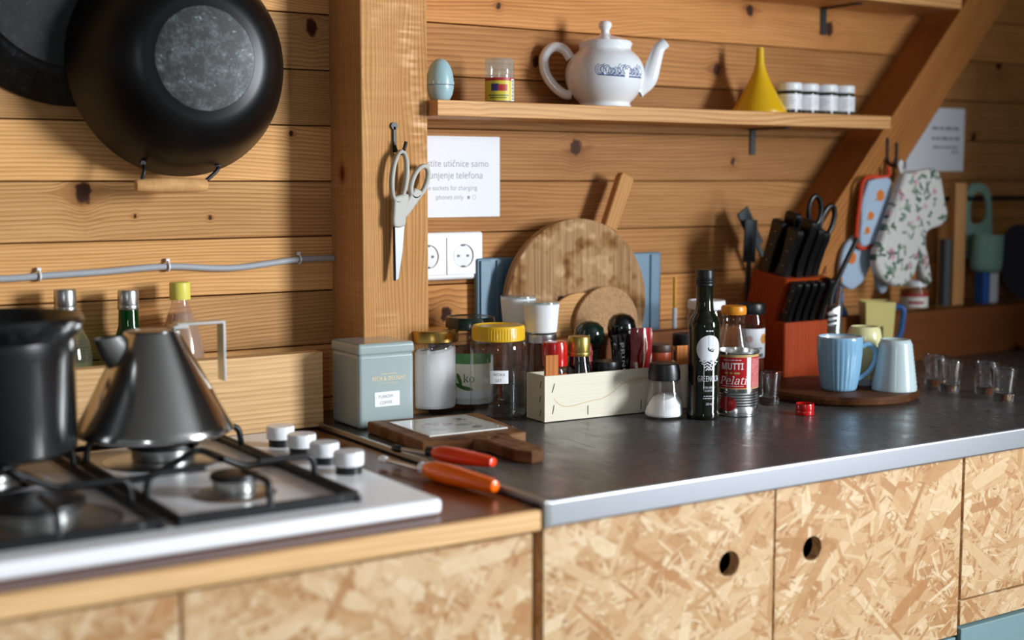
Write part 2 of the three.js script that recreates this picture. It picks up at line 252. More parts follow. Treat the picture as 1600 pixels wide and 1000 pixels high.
// ---------------------------------------------------------------- hob
{
  const t = thing('gas_hob', 'white enamel gas hob with black pan supports', 'hob', [-0.4885, 0.8935, 0.448]);
  const hw = 0.2915, hd = 0.258;
  const s = new THREE.Shape(); const r = 0.012;
  s.moveTo(-hw + r, -hd); s.lineTo(hw - r, -hd); s.quadraticCurveTo(hw, -hd, hw, -hd + r); s.lineTo(hw, hd - r); s.quadraticCurveTo(hw, hd, hw - r, hd); s.lineTo(-hw + r, hd); s.quadraticCurveTo(-hw, hd, -hw, hd - r); s.lineTo(-hw, -hd + r); s.quadraticCurveTo(-hw, -hd, -hw + r, -hd);
  mesh('plate', extr(s, 0.0185, 0.006, 4).rotateX(-Math.PI / 2), M.enamel, t);
  const Y = 0.0185;
  for (const [x, z, rad] of [[0.0945, 0.1, 0.026], [0.089, -0.14, 0.042], [-0.1425, 0.112, 0.05], [-0.1425, -0.12, 0.036]]) {
    const b = mesh('burner', lathe([[0, 0.001], [rad * 1.9, 0.001], [rad * 1.75, 0.003], [rad * 1.05, 0.004], [rad * 0.98, 0.006], [rad, 0.019], [0, 0.019]]).translate(x, Y, z), M.brushed, t);
    mesh('burner_cap', lathe([[0, 0.0192], [rad * 1.1, 0.0192], [rad * 1.13, 0.021], [rad * 1.1, 0.025], [rad * 0.9, 0.0265], [0, 0.0265]]).translate(x, Y, z), M.iron, b);
  }
  for (const [x0, x1, xs, zs] of [[-0.014, 0.2, 0.0917, [0.1, -0.14]], [-0.262, -0.034, -0.1425, [0.112, -0.12]]]) {
    const y0 = Y + 0.006, y1 = Y + 0.036, z0 = -0.246, z1 = 0.214, rd = 0.0044, g = [];
    g.push(poly([[x0, y0, (z0 + z1) / 2], [x0, y0, z1], [x1, y0, z1], [x1, y0, z0], [x0, y0, z0], [x0, y0, (z0 + z1) / 2]], rd));
    g.push(box(0.004, 0.012, z1 - z0, x0, y0, (z0 + z1) / 2), box(0.004, 0.012, z1 - z0, x1, y0, (z0 + z1) / 2), box(x1 - x0, 0.012, 0.004, (x0 + x1) / 2, y0, z1));
    for (const zc of zs) {
      g.push(poly([[x0, y0, zc], [x0 + 0.004, y1, zc], [xs - 0.034, y1, zc]], rd), poly([[x1, y0, zc], [x1 - 0.004, y1, zc], [xs + 0.034, y1, zc]], rd));
      const out = zc > 0 ? z1 : z0, dir = zc > 0 ? 1 : -1;
      g.push(poly([[xs, y0, out], [xs, y1, out - 0.004 * dir], [xs, y1, zc + dir * 0.034]], rd), poly([[xs, y1, zc - dir * 0.034], [xs, y1, -0.018 + dir * 0.02]], rd));
    }
    g.push(poly([[x0, y0, -0.018], [xs - 0.06, y0, -0.018], [xs, y1, -0.018 + 0.004], [xs + 0.06, y0, -0.018], [x1, y0, -0.018]], rd));
    for (const fx of [x0, x1]) for (const fz of [z0, z1]) g.push(cyl(0.005, 0.005, 0.007, fx, Y - 0.0005, fz, 10));
    mesh('pan_support', merge(g), M.iron, t);
  }
  for (const z of [0.3, 0.372, 0.444, 0.516]) {
    const k = mesh('knob', lathe([[0.0185, 0.0105], [0.0195, 0.012], [0.0198, 0.026], [0.0188, 0.0285], [0.0, 0.029]]).translate(0.261, Y, z - 0.448), M.whitePlastic, t);
    mesh('knob_skirt', lathe([[0, 0], [0.0165, 0], [0.0165, 0.011], [0.0, 0.011]]).translate(0.261, Y, z - 0.448), M.blackPlastic, k);
  }
}
const GRATE = 0.9525;
{
  const t = thing('kettle', 'polished steel conical kettle with spout and angular handle', 'kettle', [-0.414, GRATE, 0.318], 2 * R);
  mesh('body', lathe([[0, 0], [0.098, 0], [0.1025, 0.003], [0.1025, 0.008], [0.099, 0.014], [0.0375, 0.131], [0.0355, 0.1345], [0.032, 0.1345]], 96), M.steel, t);
  mesh('lid', lathe([[0.0325, 0.133], [0.0318, 0.1362], [0.016, 0.138], [0, 0.1385]], 48), M.blackEnamel, t);
  // spout: an open beak leaving the cone near its top
  const sp = []; const ring = (cx, cy, rx, rz, tilt, n = 20) => Array.from({ length: n }, (_, i) => { const a = i / n * Math.PI * 2; return [cx + Math.cos(a) * rx * Math.cos(tilt), cy + Math.cos(a) * rx * Math.sin(tilt), Math.sin(a) * rz]; });
  const rings = [ring(-0.042, 0.104, 0.026, 0.018, 1.1), ring(-0.052, 0.117, 0.022, 0.015, 0.7), ring(-0.058, 0.1305, 0.021, 0.012, 0.1)], pos = [], idx = [];
  rings.forEach((q) => q.forEach((p) => pos.push(...p)));
  for (let k = 0; k < 2; k++) for (let i = 0; i < 20; i++) { const a = k * 20 + i, b = k * 20 + (i + 1) % 20; idx.push(a, b, a + 20, b, b + 20, a + 20); }
  const sg = new THREE.BufferGeometry(); sg.setAttribute('position', new THREE.Float32BufferAttribute(pos, 3)); sg.setIndex(idx); sg.computeVertexNormals();
  mesh('spout', sg, std(0xc8c6c2, 0.22, 1, { side: THREE.DoubleSide }), t);
  const h = [rbox(0.066, 0.004, 0.021, 0.001, 0.064, 0.142, 0), rbox(0.004, 0.082, 0.021, 0.001, 0.097, 0.103, 0), rbox(0.02, 0.005, 0.021, 0.001, 0.036, 0.1385, 0)];
  mesh('handle', merge(h), std(0xc8c6c2, 0.3, 1), t);
}
{
  const t = thing('stock_pot', 'black enamel stock pot with a flared rim on the hob', 'pot', [-0.622, GRATE, 0.344], -33 * R);
  mesh('body', lathe([[0, 0.0], [0.092, 0], [0.097, 0.005], [0.0975, 0.118], [0.0985, 0.122], [0.098, 0.140], [0.106, 0.151], [0.1095, 0.163], [0.107, 0.168], [0.103, 0.164], [0.096, 0.142], [0.094, 0.01], [0, 0.008]], 72), M.blackEnamel, t);
  for (const a of [1.35, -1.8]) mesh('lug_handle', poly([[-0.035, 0.1, 0.096], [-0.033, 0.104, 0.118], [0.033, 0.104, 0.118], [0.035, 0.1, 0.096]], 0.0055).rotateY(a - Math.PI / 2 + 0.1), M.blackEnamel, t);
}

// ---------------------------------------------------------------- bottles behind the upstand
function bottle(name, label, pos, prof, mat, cap, capMat, extra) {
  const t = thing(name, label, 'bottle', pos);
  mesh('glass_body', lathe(prof, 40), mat, t); mesh('cap', lathe(cap, 40), capMat, t); if (extra) extra(t); return t;
}
const greenGlass = phy(0x0e7a22, 0.04, { transmission: 0.9, thickness: 0 }), paleGlass = phy(0xe6eed8, 0.04, { transmission: 0.95, thickness: 0 });
const ridged = (r, y0, y1) => [[r, y0], [r * 1.03, y0 + 0.001], [r * 1.03, y0 + 0.006], [r * 0.98, y0 + 0.0075], [r, y0 + 0.009], [r, y1 - 0.002], [r * 0.94, y1], [0, y1]];
bottle('oil_bottle', 'clear bottle with silver cap half hidden by the black pot', [-0.452, 0.9, 0.046], [[0, 0], [0.033, 0], [0.036, 0.004], [0.036, 0.125], [0.033, 0.147], [0.022, 0.17], [0.0145, 0.182], [0.014, 0.2]], paleGlass, ridged(0.016, 0.194, 0.226), M.brushed, (t) => mesh('oil', lathe([[0, 0.004], [0.034, 0.006], [0.0342, 0.12], [0, 0.12]]), phy(0xa8a03c, 0.1, { transmission: 0.8, thickness: 0 }), t));
bottle('wine_bottle', 'green glass bottle with silver cap behind the kettle', [-0.359, 0.9, 0.046], [[0, 0], [0.033, 0], [0.0355, 0.004], [0.0355, 0.112], [0.031, 0.135], [0.019, 0.155], [0.0155, 0.168], [0.0145, 0.197]], greenGlass, ridged(0.0155, 0.192, 0.221), M.brushed);
bottle('plastic_bottle', 'clear plastic bottle with yellow cap behind the kettle', [-0.279, 0.9, 0.046], [[0, 0], [0.03, 0], [0.035, 0.006], [0.035, 0.055], [0.0335, 0.062], [0.035, 0.07], [0.0345, 0.09], [0.0325, 0.098], [0.035, 0.106], [0.0352, 0.122], [0.032, 0.142], [0.019, 0.182], [0.0135, 0.196], [0.0132, 0.206]], phy(0xf2e6da, 0.08, { transmission: 0.9, thickness: 0 }), [[0.0155, 0.203], [0.0158, 0.204], [0.0155, 0.228], [0.0145, 0.2295], [0, 0.2295]], std(0xe2d45c, 0.4), (t) => mesh('juice', lathe([[0, 0.004], [0.0325, 0.007], [0.033, 0.122], [0.030, 0.142], [0.0175, 0.182], [0, 0.183]]), phy(0xd8bfa8, 0.2, { transmission: 0.55, thickness: 0 }), t));

// ---------------------------------------------------------------- wall: wok, pan, cable
{
  const patina = data(512, 512, (x, y, c) => { const dx = x / 256 - 1, dy = y / 256 - 1, n = fbm(x / 38, y / 38, 21), m = fbm(x / 9, y / 9, 24), k = n * 0.7 + m * 0.5, spot = vn(x / 14, y / 14, 60) > 0.9 && m > 0.55 ? 60 : 0; void dx; void dy; const v = 20 + Math.max(0, k - 0.46) * 150 + spot; c[0] = v * 0.92; c[1] = v; c[2] = v * 1.02; });
  const base = (r) => { const g = lathe(r, 96), p = g.attributes.position, uv = g.attributes.uv; for (let i = 0; i < p.count; i++) uv.setXY(i, p.getX(i) / 0.16 + 0.5, p.getZ(i) / 0.16 + 0.5); return g; };
  const t = thing('wok', 'black carbon steel wok hung bottom outward on the wall', 'wok', [-0.272, 1.459, 0.05]);
  // profile from the flat worn base (far from the wall) to the rim
  const bowl = []; for (let i = 0; i <= 14; i++) { const a = i / 14, r = 0.076 + (0.168 - 0.076) * Math.pow(a, 0.8), y = 0.108 * (1 - Math.pow(a, 1.75)); bowl.push([r, y]); }
  const side = [...bowl, [0.169, -0.002], [0.166, -0.001], [0.16, 0.008], [0.10, 0.085], [0, 0.095]];
  mesh('bowl', lathe([[0.0735, 0.109], ...side], 120, 0.4).rotateX(Math.PI / 2), std(0x0b0b0c, 0.36, 0.35), t);
  mesh('worn_base', base([[0, 0.1095], [0.07, 0.1095], [0.0745, 0.109], [0.0765, 0.107]]).rotateX(Math.PI / 2), std(0xffffff, 0.42, 0.3, { map: patina }), t).userData.label = 'scratched grey flat base';
  const h = mesh('handle_bracket', merge([poly([[-0.066, -0.149, 0.014], [-0.066, -0.16, 0.026], [-0.072, -0.178, 0.024], [-0.062, -0.181, 0.022]], 0.003), poly([[0.05, -0.151, 0.014], [0.05, -0.158, 0.022], [0.026, -0.177, 0.024], [0.016, -0.181, 0.022]], 0.003), cyl(0.004, 0.004, 0.008).rotateX(Math.PI / 2).translate(-0.066, -0.149, 0.012), cyl(0.004, 0.004, 0.008).rotateX(Math.PI / 2).translate(0.05, -0.151, 0.012)]), M.iron, t);
  mesh('wooden_grip', lathe([[0, 0], [0.0085, 0], [0.0095, 0.004], [0.0112, 0.03], [0.0115, 0.055], [0.0108, 0.085], [0.0095, 0.106], [0.0085, 0.108], [0, 0.108]], 24).rotateZ(-Math.PI / 2).translate(-0.079, -0.182, 0.023), wood(paleTex, 0xf2e4d2, 0.6), h);
  const q = thing('frying_pan', 'dark iron pan hung half hidden behind the wok', 'pan', [-0.424, 1.592, 0.004]);
  mesh('pan_body', base([[0, 0.04], [0.145, 0.04], [0.148, 0.037], [0.152, 0.036], [0.158, 0.033], [0.196, 0.004], [0.199, 0], [0.195, 0], [0.15, 0.03], [0, 0.034]]).rotateX(Math.PI / 2), std(0x707072, 0.5, 0.3, { map: patina }), q);
}
{
  const z = 0.007, t = thing('power_cable', 'grey round cable clipped along the board wall', 'cable');
  mesh('conduit', tube([[-1.2, 1.145, z], [-0.8, 1.14, z], [-0.532, 1.142, z], [-0.478, 1.144, z], [-0.385, 1.147, z], [-0.283, 1.1515, z], [-0.18, 1.1455, z], [-0.07, 1.155, z], [-0.001, 1.156, z]], 0.0052, 60, 10), std(0xa9abb0, 0.45), t);
  for (const [x, y] of [[-0.478, 1.144], [-0.283, 1.1515], [-0.062, 1.1555]]) mesh('clip', merge([tube([[x, y - 0.0065, 0.001], [x, y - 0.0062, 0.009], [x, y, 0.0143], [x, y + 0.0062, 0.009], [x, y + 0.0085, 0.001]], 0.0018, 16, 6), rbox(0.006, 0.006, 0.007, 0.001, x, y + 0.0095, 0.0036)]), M.white, t);
}
// ---------------------------------------------------------------- post: hook and scissors
{
  const t = thing('wall_hook', 'small black iron hook on the post holding scissors', 'hook', [0.058, 1.334, 0.1125]);
  mesh('plate', merge([rbox(0.0055, 0.042, 0.003, 0.001, 0, 0.016, 0.0015), cyl(0.006, 0.006, 0.003).rotateX(Math.PI / 2).translate(0, 0.037, 0)]), M.black, t);
  mesh('prong', poly([[0, 0.006, 0.002], [0.002, -0.006, 0.006], [0.006, -0.008, 0.018], [0.011, 0.012, 0.021]], 0.0028), M.black, t);
  const s = thing('scissors', 'kitchen scissors with pale grey handles hung on the post', 'scissors', [0.055, 1.13, 0.123]);
  const grey = std(0xb7b3a8, 0.5);
  const ov = (cx, cy, a, b, tilt, hole) => { const n = 26, f = (q) => Array.from({ length: n }, (_, i) => { const u = i / n * Math.PI * 2, x = Math.cos(u) * a * q, y = Math.sin(u) * b * (q > 0.9 ? 1 : hole ?? q); return [cx + x * Math.cos(tilt) - y * Math.sin(tilt), cy + x * Math.sin(tilt) + y * Math.cos(tilt)]; }); const sh = outline(f(1)); sh.holes.push(outline(f(0.56))); return sh; };
  mesh('handle', merge([extr(ov(0.0035, 0.160, 0.0165, 0.044, -0.12, 0.84), 0.011, 0.003, 2), extr(outline([[-0.008, 0.128], [0.018, 0.132], [0.014, 0.105], [0.011, 0.082], [-0.009, 0.082], [-0.009, 0.11]]), 0.011, 0.003, 2)]), grey, s);
  mesh('handle', merge([extr(ov(0.0405, 0.152, 0.0165, 0.031, -0.42, 0.74), 0.010, 0.003, 2), extr(outline([[0.0305, 0.142], [0.045, 0.134], [0.03, 0.112], [0.013, 0.094], [0.006, 0.1], [0.014, 0.12]]), 0.010, 0.003, 2)]), grey, s);
  mesh('blade', extr(outline([[-0.006, 0.084], [0.012, 0.084], [0.008, 0.04], [0.0, -0.004], [-0.005, -0.006]], false), 0.0022, 0.0004).translate(0, 0, 0.005), std(0x77787a, 0.42, 1), s);
  mesh('blade', extr(outline([[-0.0075, 0.084], [-0.002, 0.084], [-0.004, 0.02], [-0.0045, -0.007], [-0.0075, -0.006]], false), 0.0022, 0.0004).translate(0, 0, 0.0025), std(0x38393b, 0.3, 0.9), s);
}
// ---------------------------------------------------------------- socket and notices
{
  const t = thing('double_socket', 'white double power socket on the board wall', 'socket', [0.212, 1.1525, 0.0005]);
  mesh('frame', rbox(0.155, 0.0835, 0.011, 0.005, 0, 0, 0.0055, 4), M.whitePlastic, t);
  for (const x of [-0.0355, 0.0355]) {
    const c = mesh('socket_insert', (() => { const s = outline([[x - 0.0335, -0.0325], [x + 0.0335, -0.0325], [x + 0.0335, 0.0325], [x - 0.0335, 0.0325]], false), p = new THREE.Path(); p.absarc(x, 0, 0.0205, 0, Math.PI * 2, true); s.holes.push(p); return extr(s, 0.003, 0.0006, 1).translate(0, 0, 0.0105); })(), M.whitePlastic, t);
    mesh('socket_well', lathe([[0, 0.0], [0.0195, 0.0], [0.0205, 0.0025]], 40).rotateX(Math.PI / 2).translate(x, 0, 0.0112), std(0xdcdde0, 0.4), c);
    mesh('contact', merge([cyl(0.0024, 0.0024, 0.001).rotateX(Math.PI / 2).translate(x - 0.0095, 0, 0.0112), cyl(0.0024, 0.0024, 0.001).rotateX(Math.PI / 2).translate(x + 0.0095, 0, 0.0112), rbox(0.007, 0.003, 0.002, 0.0005, x, 0.0185, 0.0125), rbox(0.007, 0.003, 0.002, 0.0005, x, -0.0185, 0.0125)]), std(0x3a3a3c, 0.4, 0.5), c);
  }
}
function sheet(name, w, h, tex, label, pos, group) {
  const m = single(name, box(w, h, 0.0006), [M.paper, M.paper, M.paper, M.paper, std(0xffffff, 0.8, 0, { map: tex }), M.paper], label, 'notice', pos, group); return m;
}
sheet('paper_notice', 0.208, 0.141, canvas(1024, 694, (g, w, h) => {
  g.fillStyle = '#eef0f5'; g.fillRect(0, 0, w, h); g.fillStyle = '#8f9196'; g.textAlign = 'center';
  g.font = '74px sans-serif'; g.fillText('Koristite utičnice samo', w * 0.52, 262, 900); g.fillText('za punjenje telefona', w * 0.5, 362, 800);
  g.font = '50px sans-serif'; g.fillText('Use sockets for charging', w * 0.505, 462); g.fillText('phones only', w * 0.5, 540);
  g.fillRect(690, 512, 26, 26); g.beginPath(); g.arc(760, 524, 18, 0, 7); g.lineWidth = 3; g.strokeStyle = '#8f9196'; g.stroke();
}), 'white paper notice about sockets above the power socket', [0.2265, 1.2905, 0.0012]);
sheet('paper_notice', 0.192, 0.141, canvas(700, 514, (g, w, h) => {
  g.fillStyle = '#e9eaef'; g.fillRect(0, 0, w, h); g.fillStyle = '#77787c'; g.textAlign = 'right'; g.font = '36px sans-serif';
  dashes(g, w - 230, 180, 340, 24); dashes(g, w - 230, 262, 340, 24); dashes(g, w - 220, 330, 320, 18); dashes(g, w - 110, 368, 90, 18);
}), 'white paper notice half hidden by the diagonal brace', [1.489, 1.375, 0.0012]);

// ---------------------------------------------------------------- shelves
{
  const t = thing('wall_shelf', 'pine wall shelf carrying the teapot', 'shelf', [0, 0, 0]);
  mesh('board', grain(span(0.123, 1.186, 1.388, 1.414, 0.0005, 0.14, 0.002), 'x', 0.1, 0.11), M.pine, t);
  mesh('bracket', merge([span(0.93, 0.944, 1.335, 1.3875, 0.001, 0.0035, 0.001), span(0.93, 0.944, 1.3845, 1.3878, 0.001, 0.1, 0.001)]), M.black, t);
  const u = thing('upper_shelf', 'upper pine shelf ending at the diagonal brace', 'shelf');
  mesh('board', grain(span(0.123, 1.392, 1.6405, 1.664, 0.0005, 0.14, 0.002), 'x', 0.5, 0.21), M.pine, u);
  mesh('bracket', merge([span(1.122, 1.137, 1.585, 1.640, 0.001, 0.0035, 0.001), span(1.122, 1.137, 1.637, 1.6403, 0.001, 0.1, 0.001)]), M.black, u);
}
const SH = 1.4145;
{
  const t = thing('egg_timer', 'pale blue egg timer on the shelf beside the post', 'timer', [0.166, SH, 0.075]);
  const up = [], lo = []; for (let i = 0; i <= 14; i++) { const a = i / 14; up.push([0.0228 * Math.cos(a * Math.PI / 2) ** 0.85, 0.0285 + 0.0425 * Math.sin(a * Math.PI / 2)]); lo.push([0.0228 * Math.sin(Math.acos(1 - Math.min(1, 0.45 + 0.55 * a)) ) , 0]); }
  const blue = phy(0x9fc0c6, 0.35, { clearcoat: 0.3 });
  mesh('upper_shell', lathe([[0.0226, 0.0278], ...up]), blue, t);
  mesh('lower_shell', lathe([[0, 0], [0.0125, 0], [0.0165, 0.004], [0.0205, 0.012], [0.0225, 0.022], [0.0227, 0.0268]]), blue, t);
  mesh('dial_marks', merge(Array.from({ length: 18 }, (_, i) => rbox(0.0006, i % 3 ? 0.003 : 0.005, 0.0006, 0.0002, 0, 0.031, 0.0229).rotateY(i / 18 * Math.PI * 2))), M.white, t).userData.kind = 'stuff';
}
const band = (r, y0, y1, az, len, tex, more = {}) => { const g = new THREE.CylinderGeometry(r, r, y1 - y0, 40, 1, true, az - len / 2, len).translate(0, (y0 + y1) / 2, 0); return [g, phy(0xffffff, more.rough ?? 0.45, { map: tex, transparent: !!more.alpha, side: THREE.DoubleSide })]; };
{
  const t = thing('spice_jar', 'clear spice jar with red and yellow label on the shelf', 'jar', [0.28, SH, 0.08]);
  mesh('body', lathe([[0, 0], [0.0235, 0], [0.0245, 0.002], [0.0245, 0.048], [0.0232, 0.05]]), M.plastic, t);
  mesh('lid', lathe([[0.0245, 0.05], [0.0245, 0.073], [0.0232, 0.0755], [0, 0.0755]]), M.plastic, t);
  mesh('spice', lathe([[0, 0.002], [0.0225, 0.002], [0.0225, 0.03], [0, 0.031]]), std(0x8a5a30, 0.9), t);
  mesh('label', ...band(0.0249, 0.004, 0.043, -0.4, 4.6, canvas(900, 190, (g, w, h) => { g.fillStyle = '#d8c33a'; g.fillRect(0, 0, w, h); g.fillStyle = '#a8281e'; g.fillRect(0, 0, w, 26); g.fillStyle = '#3a3370'; g.fillRect(300, 50, 110, 60); g.fillStyle = '#b02a20'; g.fillRect(400, 56, 130, 54); g.fillStyle = '#6d7a34'; g.fillRect(250, 140, 300, 12); g.fillRect(280, 160, 240, 10); g.fillStyle = '#f2f2ee'; g.fillRect(600, 10, 90, 180); g.fillStyle = '#222'; for (let i = 0; i < 16; i++) g.fillRect(610, 22 + i * 10, 70, i % 3 ? 3 : 6); })), t);
}
{
  const t = thing('teapot', 'white china teapot with blue scroll band on the shelf', 'teapot', [0.508, SH, 0.075], -33 * R);
  const decor = canvas(2048, 512, (g, w, h) => {
    g.fillStyle = '#eceef0'; g.fillRect(0, 0, w, h); g.strokeStyle = g.fillStyle = '#33477f';
    const x0 = 440, x1 = 860, y = 262; g.lineWidth = 10; g.beginPath(); g.moveTo(x0 - 8, y + 8); g.quadraticCurveTo((x0 + x1) / 2, y + 26, x1, y + 24); g.stroke();
    g.lineWidth = 5;
    for (let i = 0; i < 9; i++) { const x = x0 + 16 + i * 46, r = 20 + 26 * Math.abs(Math.sin(i * 0.8 + 1.2)); for (let k = 0; k < 3; k++) { g.beginPath(); g.arc(x + k * 6, y + 4 - r * 0.8, r * (1 - k * 0.28), k, k + 4.4); g.stroke(); } g.beginPath(); g.arc(x + 17, y - 4, 6, 0, 7); g.fill(); }
  });
  const china = phy(0xf0f1f2, 0.12, { clearcoat: 0.5 });
  const prof = [[0, 0], [0.045, 0], [0.047, 0.004], [0.046, 0.008], [0.056, 0.018], [0.067, 0.035], [0.0715, 0.055], [0.069, 0.074], [0.06, 0.09], [0.049, 0.1], [0.0468, 0.104], [0.0485, 0.11], [0.0495, 0.114], [0.047, 0.1145]];
  const bg = lathe(new THREE.SplineCurve(prof.map((p) => new THREE.Vector2(...p))).getPoints(60).map((p) => [Math.max(0, p.x), p.y]), 96, 0.9);
  { const p = bg.attributes.position, uv = bg.attributes.uv; for (let i = 0; i < p.count; i++) { let a = Math.atan2(p.getX(i), p.getZ(i)) / (2 * Math.PI) + 0.25; if (a > 0.98) a -= 1; uv.setXY(i, Math.min(1, Math.max(0, a)), p.getY(i) / 0.115); } }
  mesh('pot_body', bg, phy(0xffffff, 0.12, { map: decor, clearcoat: 0.5 }), t);
  const lid = mesh('lid', lathe([[0.0475, 0.1145], [0.047, 0.117], [0.03, 0.124], [0.012, 0.128], [0.008, 0.131], [0.0075, 0.137], [0.0115, 0.143], [0.012, 0.149], [0.008, 0.1535], [0, 0.1545]], 64, 0.9), china, t); void lid;
  mesh('handle', tube([[-0.062, 0.088, 0], [-0.075, 0.104, 0], [-0.094, 0.107, 0], [-0.109, 0.09, 0], [-0.107, 0.062, 0], [-0.091, 0.038, 0], [-0.072, 0.024, 0], [-0.06, 0.024, 0]], 0.009, 50, 12), china, t);
  const sp = [], N = 16, path = new THREE.CatmullRomCurve3([[0.056, 0.036, 0], [0.077, 0.05, 0], [0.088, 0.08, 0], [0.098, 0.107, 0], [0.109, 0.116, 0]].map(V)); const pos = [], idx = [];
  for (let i = 0; i <= 20; i++) { const q = path.getPointAt(i / 20), tg = path.getTangentAt(i / 20), nx = -tg.y, ny = tg.x, r = 0.0225 - 0.0125 * Math.pow(i / 20, 0.6); for (let k = 0; k < N; k++) { const a = k / N * 2 * Math.PI; pos.push(q.x + nx * Math.cos(a) * r, q.y + ny * Math.cos(a) * r, Math.sin(a) * r * 0.9); } }
  for (let i = 0; i < 20; i++) for (let k = 0; k < N; k++) { const a = i * N + k, b = i * N + (k + 1) % N; idx.push(a, a + N, b, b, a + N, b + N); } void sp;
  const sg = new THREE.BufferGeometry(); sg.setAttribute('position', new THREE.Float32BufferAttribute(pos, 3)); sg.setIndex(idx); sg.computeVertexNormals();
  mesh('spout', sg, phy(0xf0f1f2, 0.12, { clearcoat: 0.5, side: THREE.DoubleSide }), t);
}
single('funnel', lathe([[0.053, 0], [0.0535, 0.004], [0.049, 0.012], [0.038, 0.03], [0.024, 0.056], [0.0135, 0.078], [0.0088, 0.095], [0.007, 0.126], [0.0055, 0.126], [0.0075, 0.094], [0.022, 0.056], [0.05, 0.006], [0.053, 0]], 48), M.yellow, 'yellow plastic funnel upside down on the shelf', 'funnel', [0.884, SH, 0.075]);
const jarLabel = canvas(512, 128, (g, w, h) => { g.fillStyle = '#e9eaec'; g.fillRect(0, 0, w, h); g.fillStyle = '#a9abb2'; for (let k = 0; k < 4; k++) for (const [y, b] of [[30, 60], [52, 84], [72, 70], [92, 40]]) g.fillRect(k * 128 + 22, y, b, 6); });
[[0.955, 0.085], [1.006, 0.08], [1.057, 0.082], [1.108, 0.08]].forEach(([x, z], i) => {
  const t = thing('preserve_jar', ['small white lidded jar on the shelf beside the yellow funnel', 'second small white lidded jar from the funnel', 'third small white lidded jar from the funnel', 'small white lidded jar on the shelf closest to the brace'][i], 'jar', [x, SH, z], i * 0.7, 'row of small white jars on the shelf');
  mesh('jar_body', lathe([[0, 0], [0.022, 0], [0.0242, 0.003], [0.0242, 0.04], [0.0215, 0.044]]), std(0x2e3026, 0.2), t);
  mesh('label', ...band(0.0246, 0.008, 0.038, 0, Math.PI * 2, jarLabel), t);
  mesh('lid', lathe([[0.0235, 0.045], [0.024, 0.046], [0.024, 0.058], [0.0228, 0.06], [0, 0.06]]), M.white, t);
});

// ---------------------------------------------------------------- jars on the worktop
const T0 = 0.9003;
const label = (w, h, lines, opt = {}) => canvas(w, h, (g) => { g.fillStyle = opt.bg ?? '#f3f3f4'; g.fillRect(0, 0, w, h); g.fillStyle = opt.ink ?? '#3c3d45'; g.strokeStyle = g.fillStyle; g.textAlign = 'center'; lines.forEach(([txt, size, x, y, rot]) => { g.save(); g.translate(x * w, y * h); g.rotate(rot ?? 0); g.font = size + 'px ' + (opt.font ?? 'sans-serif'); g.fillText(txt, 0, 0); g.restore(); }); });
{
  const t = thing('coffee_tin', 'grey blue square metal tin with a handwritten coffee label', 'tin', [-0.0035, T0, 0.1495]);
  const paint = phy(0xa0adab, 0.22, { clearcoat: 0.5, clearcoatRoughness: 0.1 });
  mesh('body', rbox(0.098, 0.117, 0.096, 0.007, 0, 0.0585, 0, 4), paint, t);
  mesh('lid', rbox(0.1, 0.019, 0.098, 0.006, 0, 0.1235, 0, 4), paint, t);
  mesh('printed_title', new THREE.PlaneGeometry(0.062, 0.02).translate(0.004, 0.077, 0.0482), phy(0xffffff, 0.3, { transparent: true, map: canvas(620, 200, (g, w, h) => { g.clearRect(0, 0, w, h); g.fillStyle = '#dcc9a0'; g.textAlign = 'center'; g.font = 'bold 92px sans-serif'; g.fillText('RICH & DELIGHT', w / 2, 128, 600); dashes(g, w / 2, 34, 300, 16); g.fillRect(120, 168, 380, 5); }) }), t);
  mesh('paper_label', rbox(0.044, 0.023, 0.0006, 0.0002, 0.0, 0.045, 0.0484), [std(0xffffff, 0.7, 0, { map: label(440, 230, [['TURKISH', 66, 0.44, 0.42, -0.04], ['COFFEE', 64, 0.46, 0.84, -0.03]], { ink: '#33343c' }) })][0], t).userData.label = 'white handwritten paper label';
  { const g = t.children[3].geometry, p = g.attributes.position, uv = g.attributes.uv; for (let i = 0; i < p.count; i++) uv.setXY(i, (p.getX(i) + 0.022) / 0.044, (p.getY(i) - 0.0335) / 0.023); }
}
function glassJar(name, lab, pos, r, h, lidR, lidY, lidH, lidMat, fill) {
  const t = thing(name, lab, 'jar', pos);
  mesh('glass_body', lathe([[0, 0.002], [r * 0.85, 0.001], [r * 0.97, 0.004], [r, 0.012], [r, h - 0.013], [r * 0.985, h - 0.006], [r * 0.92, h - 0.001], [r * 0.9, lidY + 0.004]], 64, 1.0), M.glass, t);
  mesh('glass_floor', lathe([[0, 0.006], [r * 0.8, 0.005], [r * 0.93, 0.007], [r * 0.955, 0.012]], 48, 1.0), M.glass, t);
  const l = mesh('lid', lathe([[lidR * 0.97, lidY], [lidR, lidY + 0.0015], [lidR, lidY + lidH - 0.003], [lidR * 0.96, lidY + lidH], [lidR * 0.86, lidY + lidH], [lidR * 0.82, lidY + lidH - 0.0015], [0, lidY + lidH - 0.0015]], 64), lidMat, t);
  if (fill) fill(t, l); return t;
}
glassJar('sugar_jar', 'glass jar of white sugar with a gold lid', [0.131, T0, 0.107], 0.0395, 0.12, 0.0425, 0.118, 0.0195, M.gold, (t) => { const g = lathe([[0, 0.008], [0.036, 0.009], [0.0375, 0.013], [0.0375, 0.104], [0.034, 0.1085], [0.015, 0.110], [0, 0.110]], 48, 1.0); const p = g.attributes.position; for (let i = 0; i < p.count; i++) if (p.getY(i) > 0.095) p.setY(i, p.getY(i) + (vn(p.getX(i) * 120, p.getZ(i) * 120, 3) - 0.5) * 0.008 + p.getX(i) * 0.1); g.computeVertexNormals(); mesh('sugar', g, M.salt, t); });
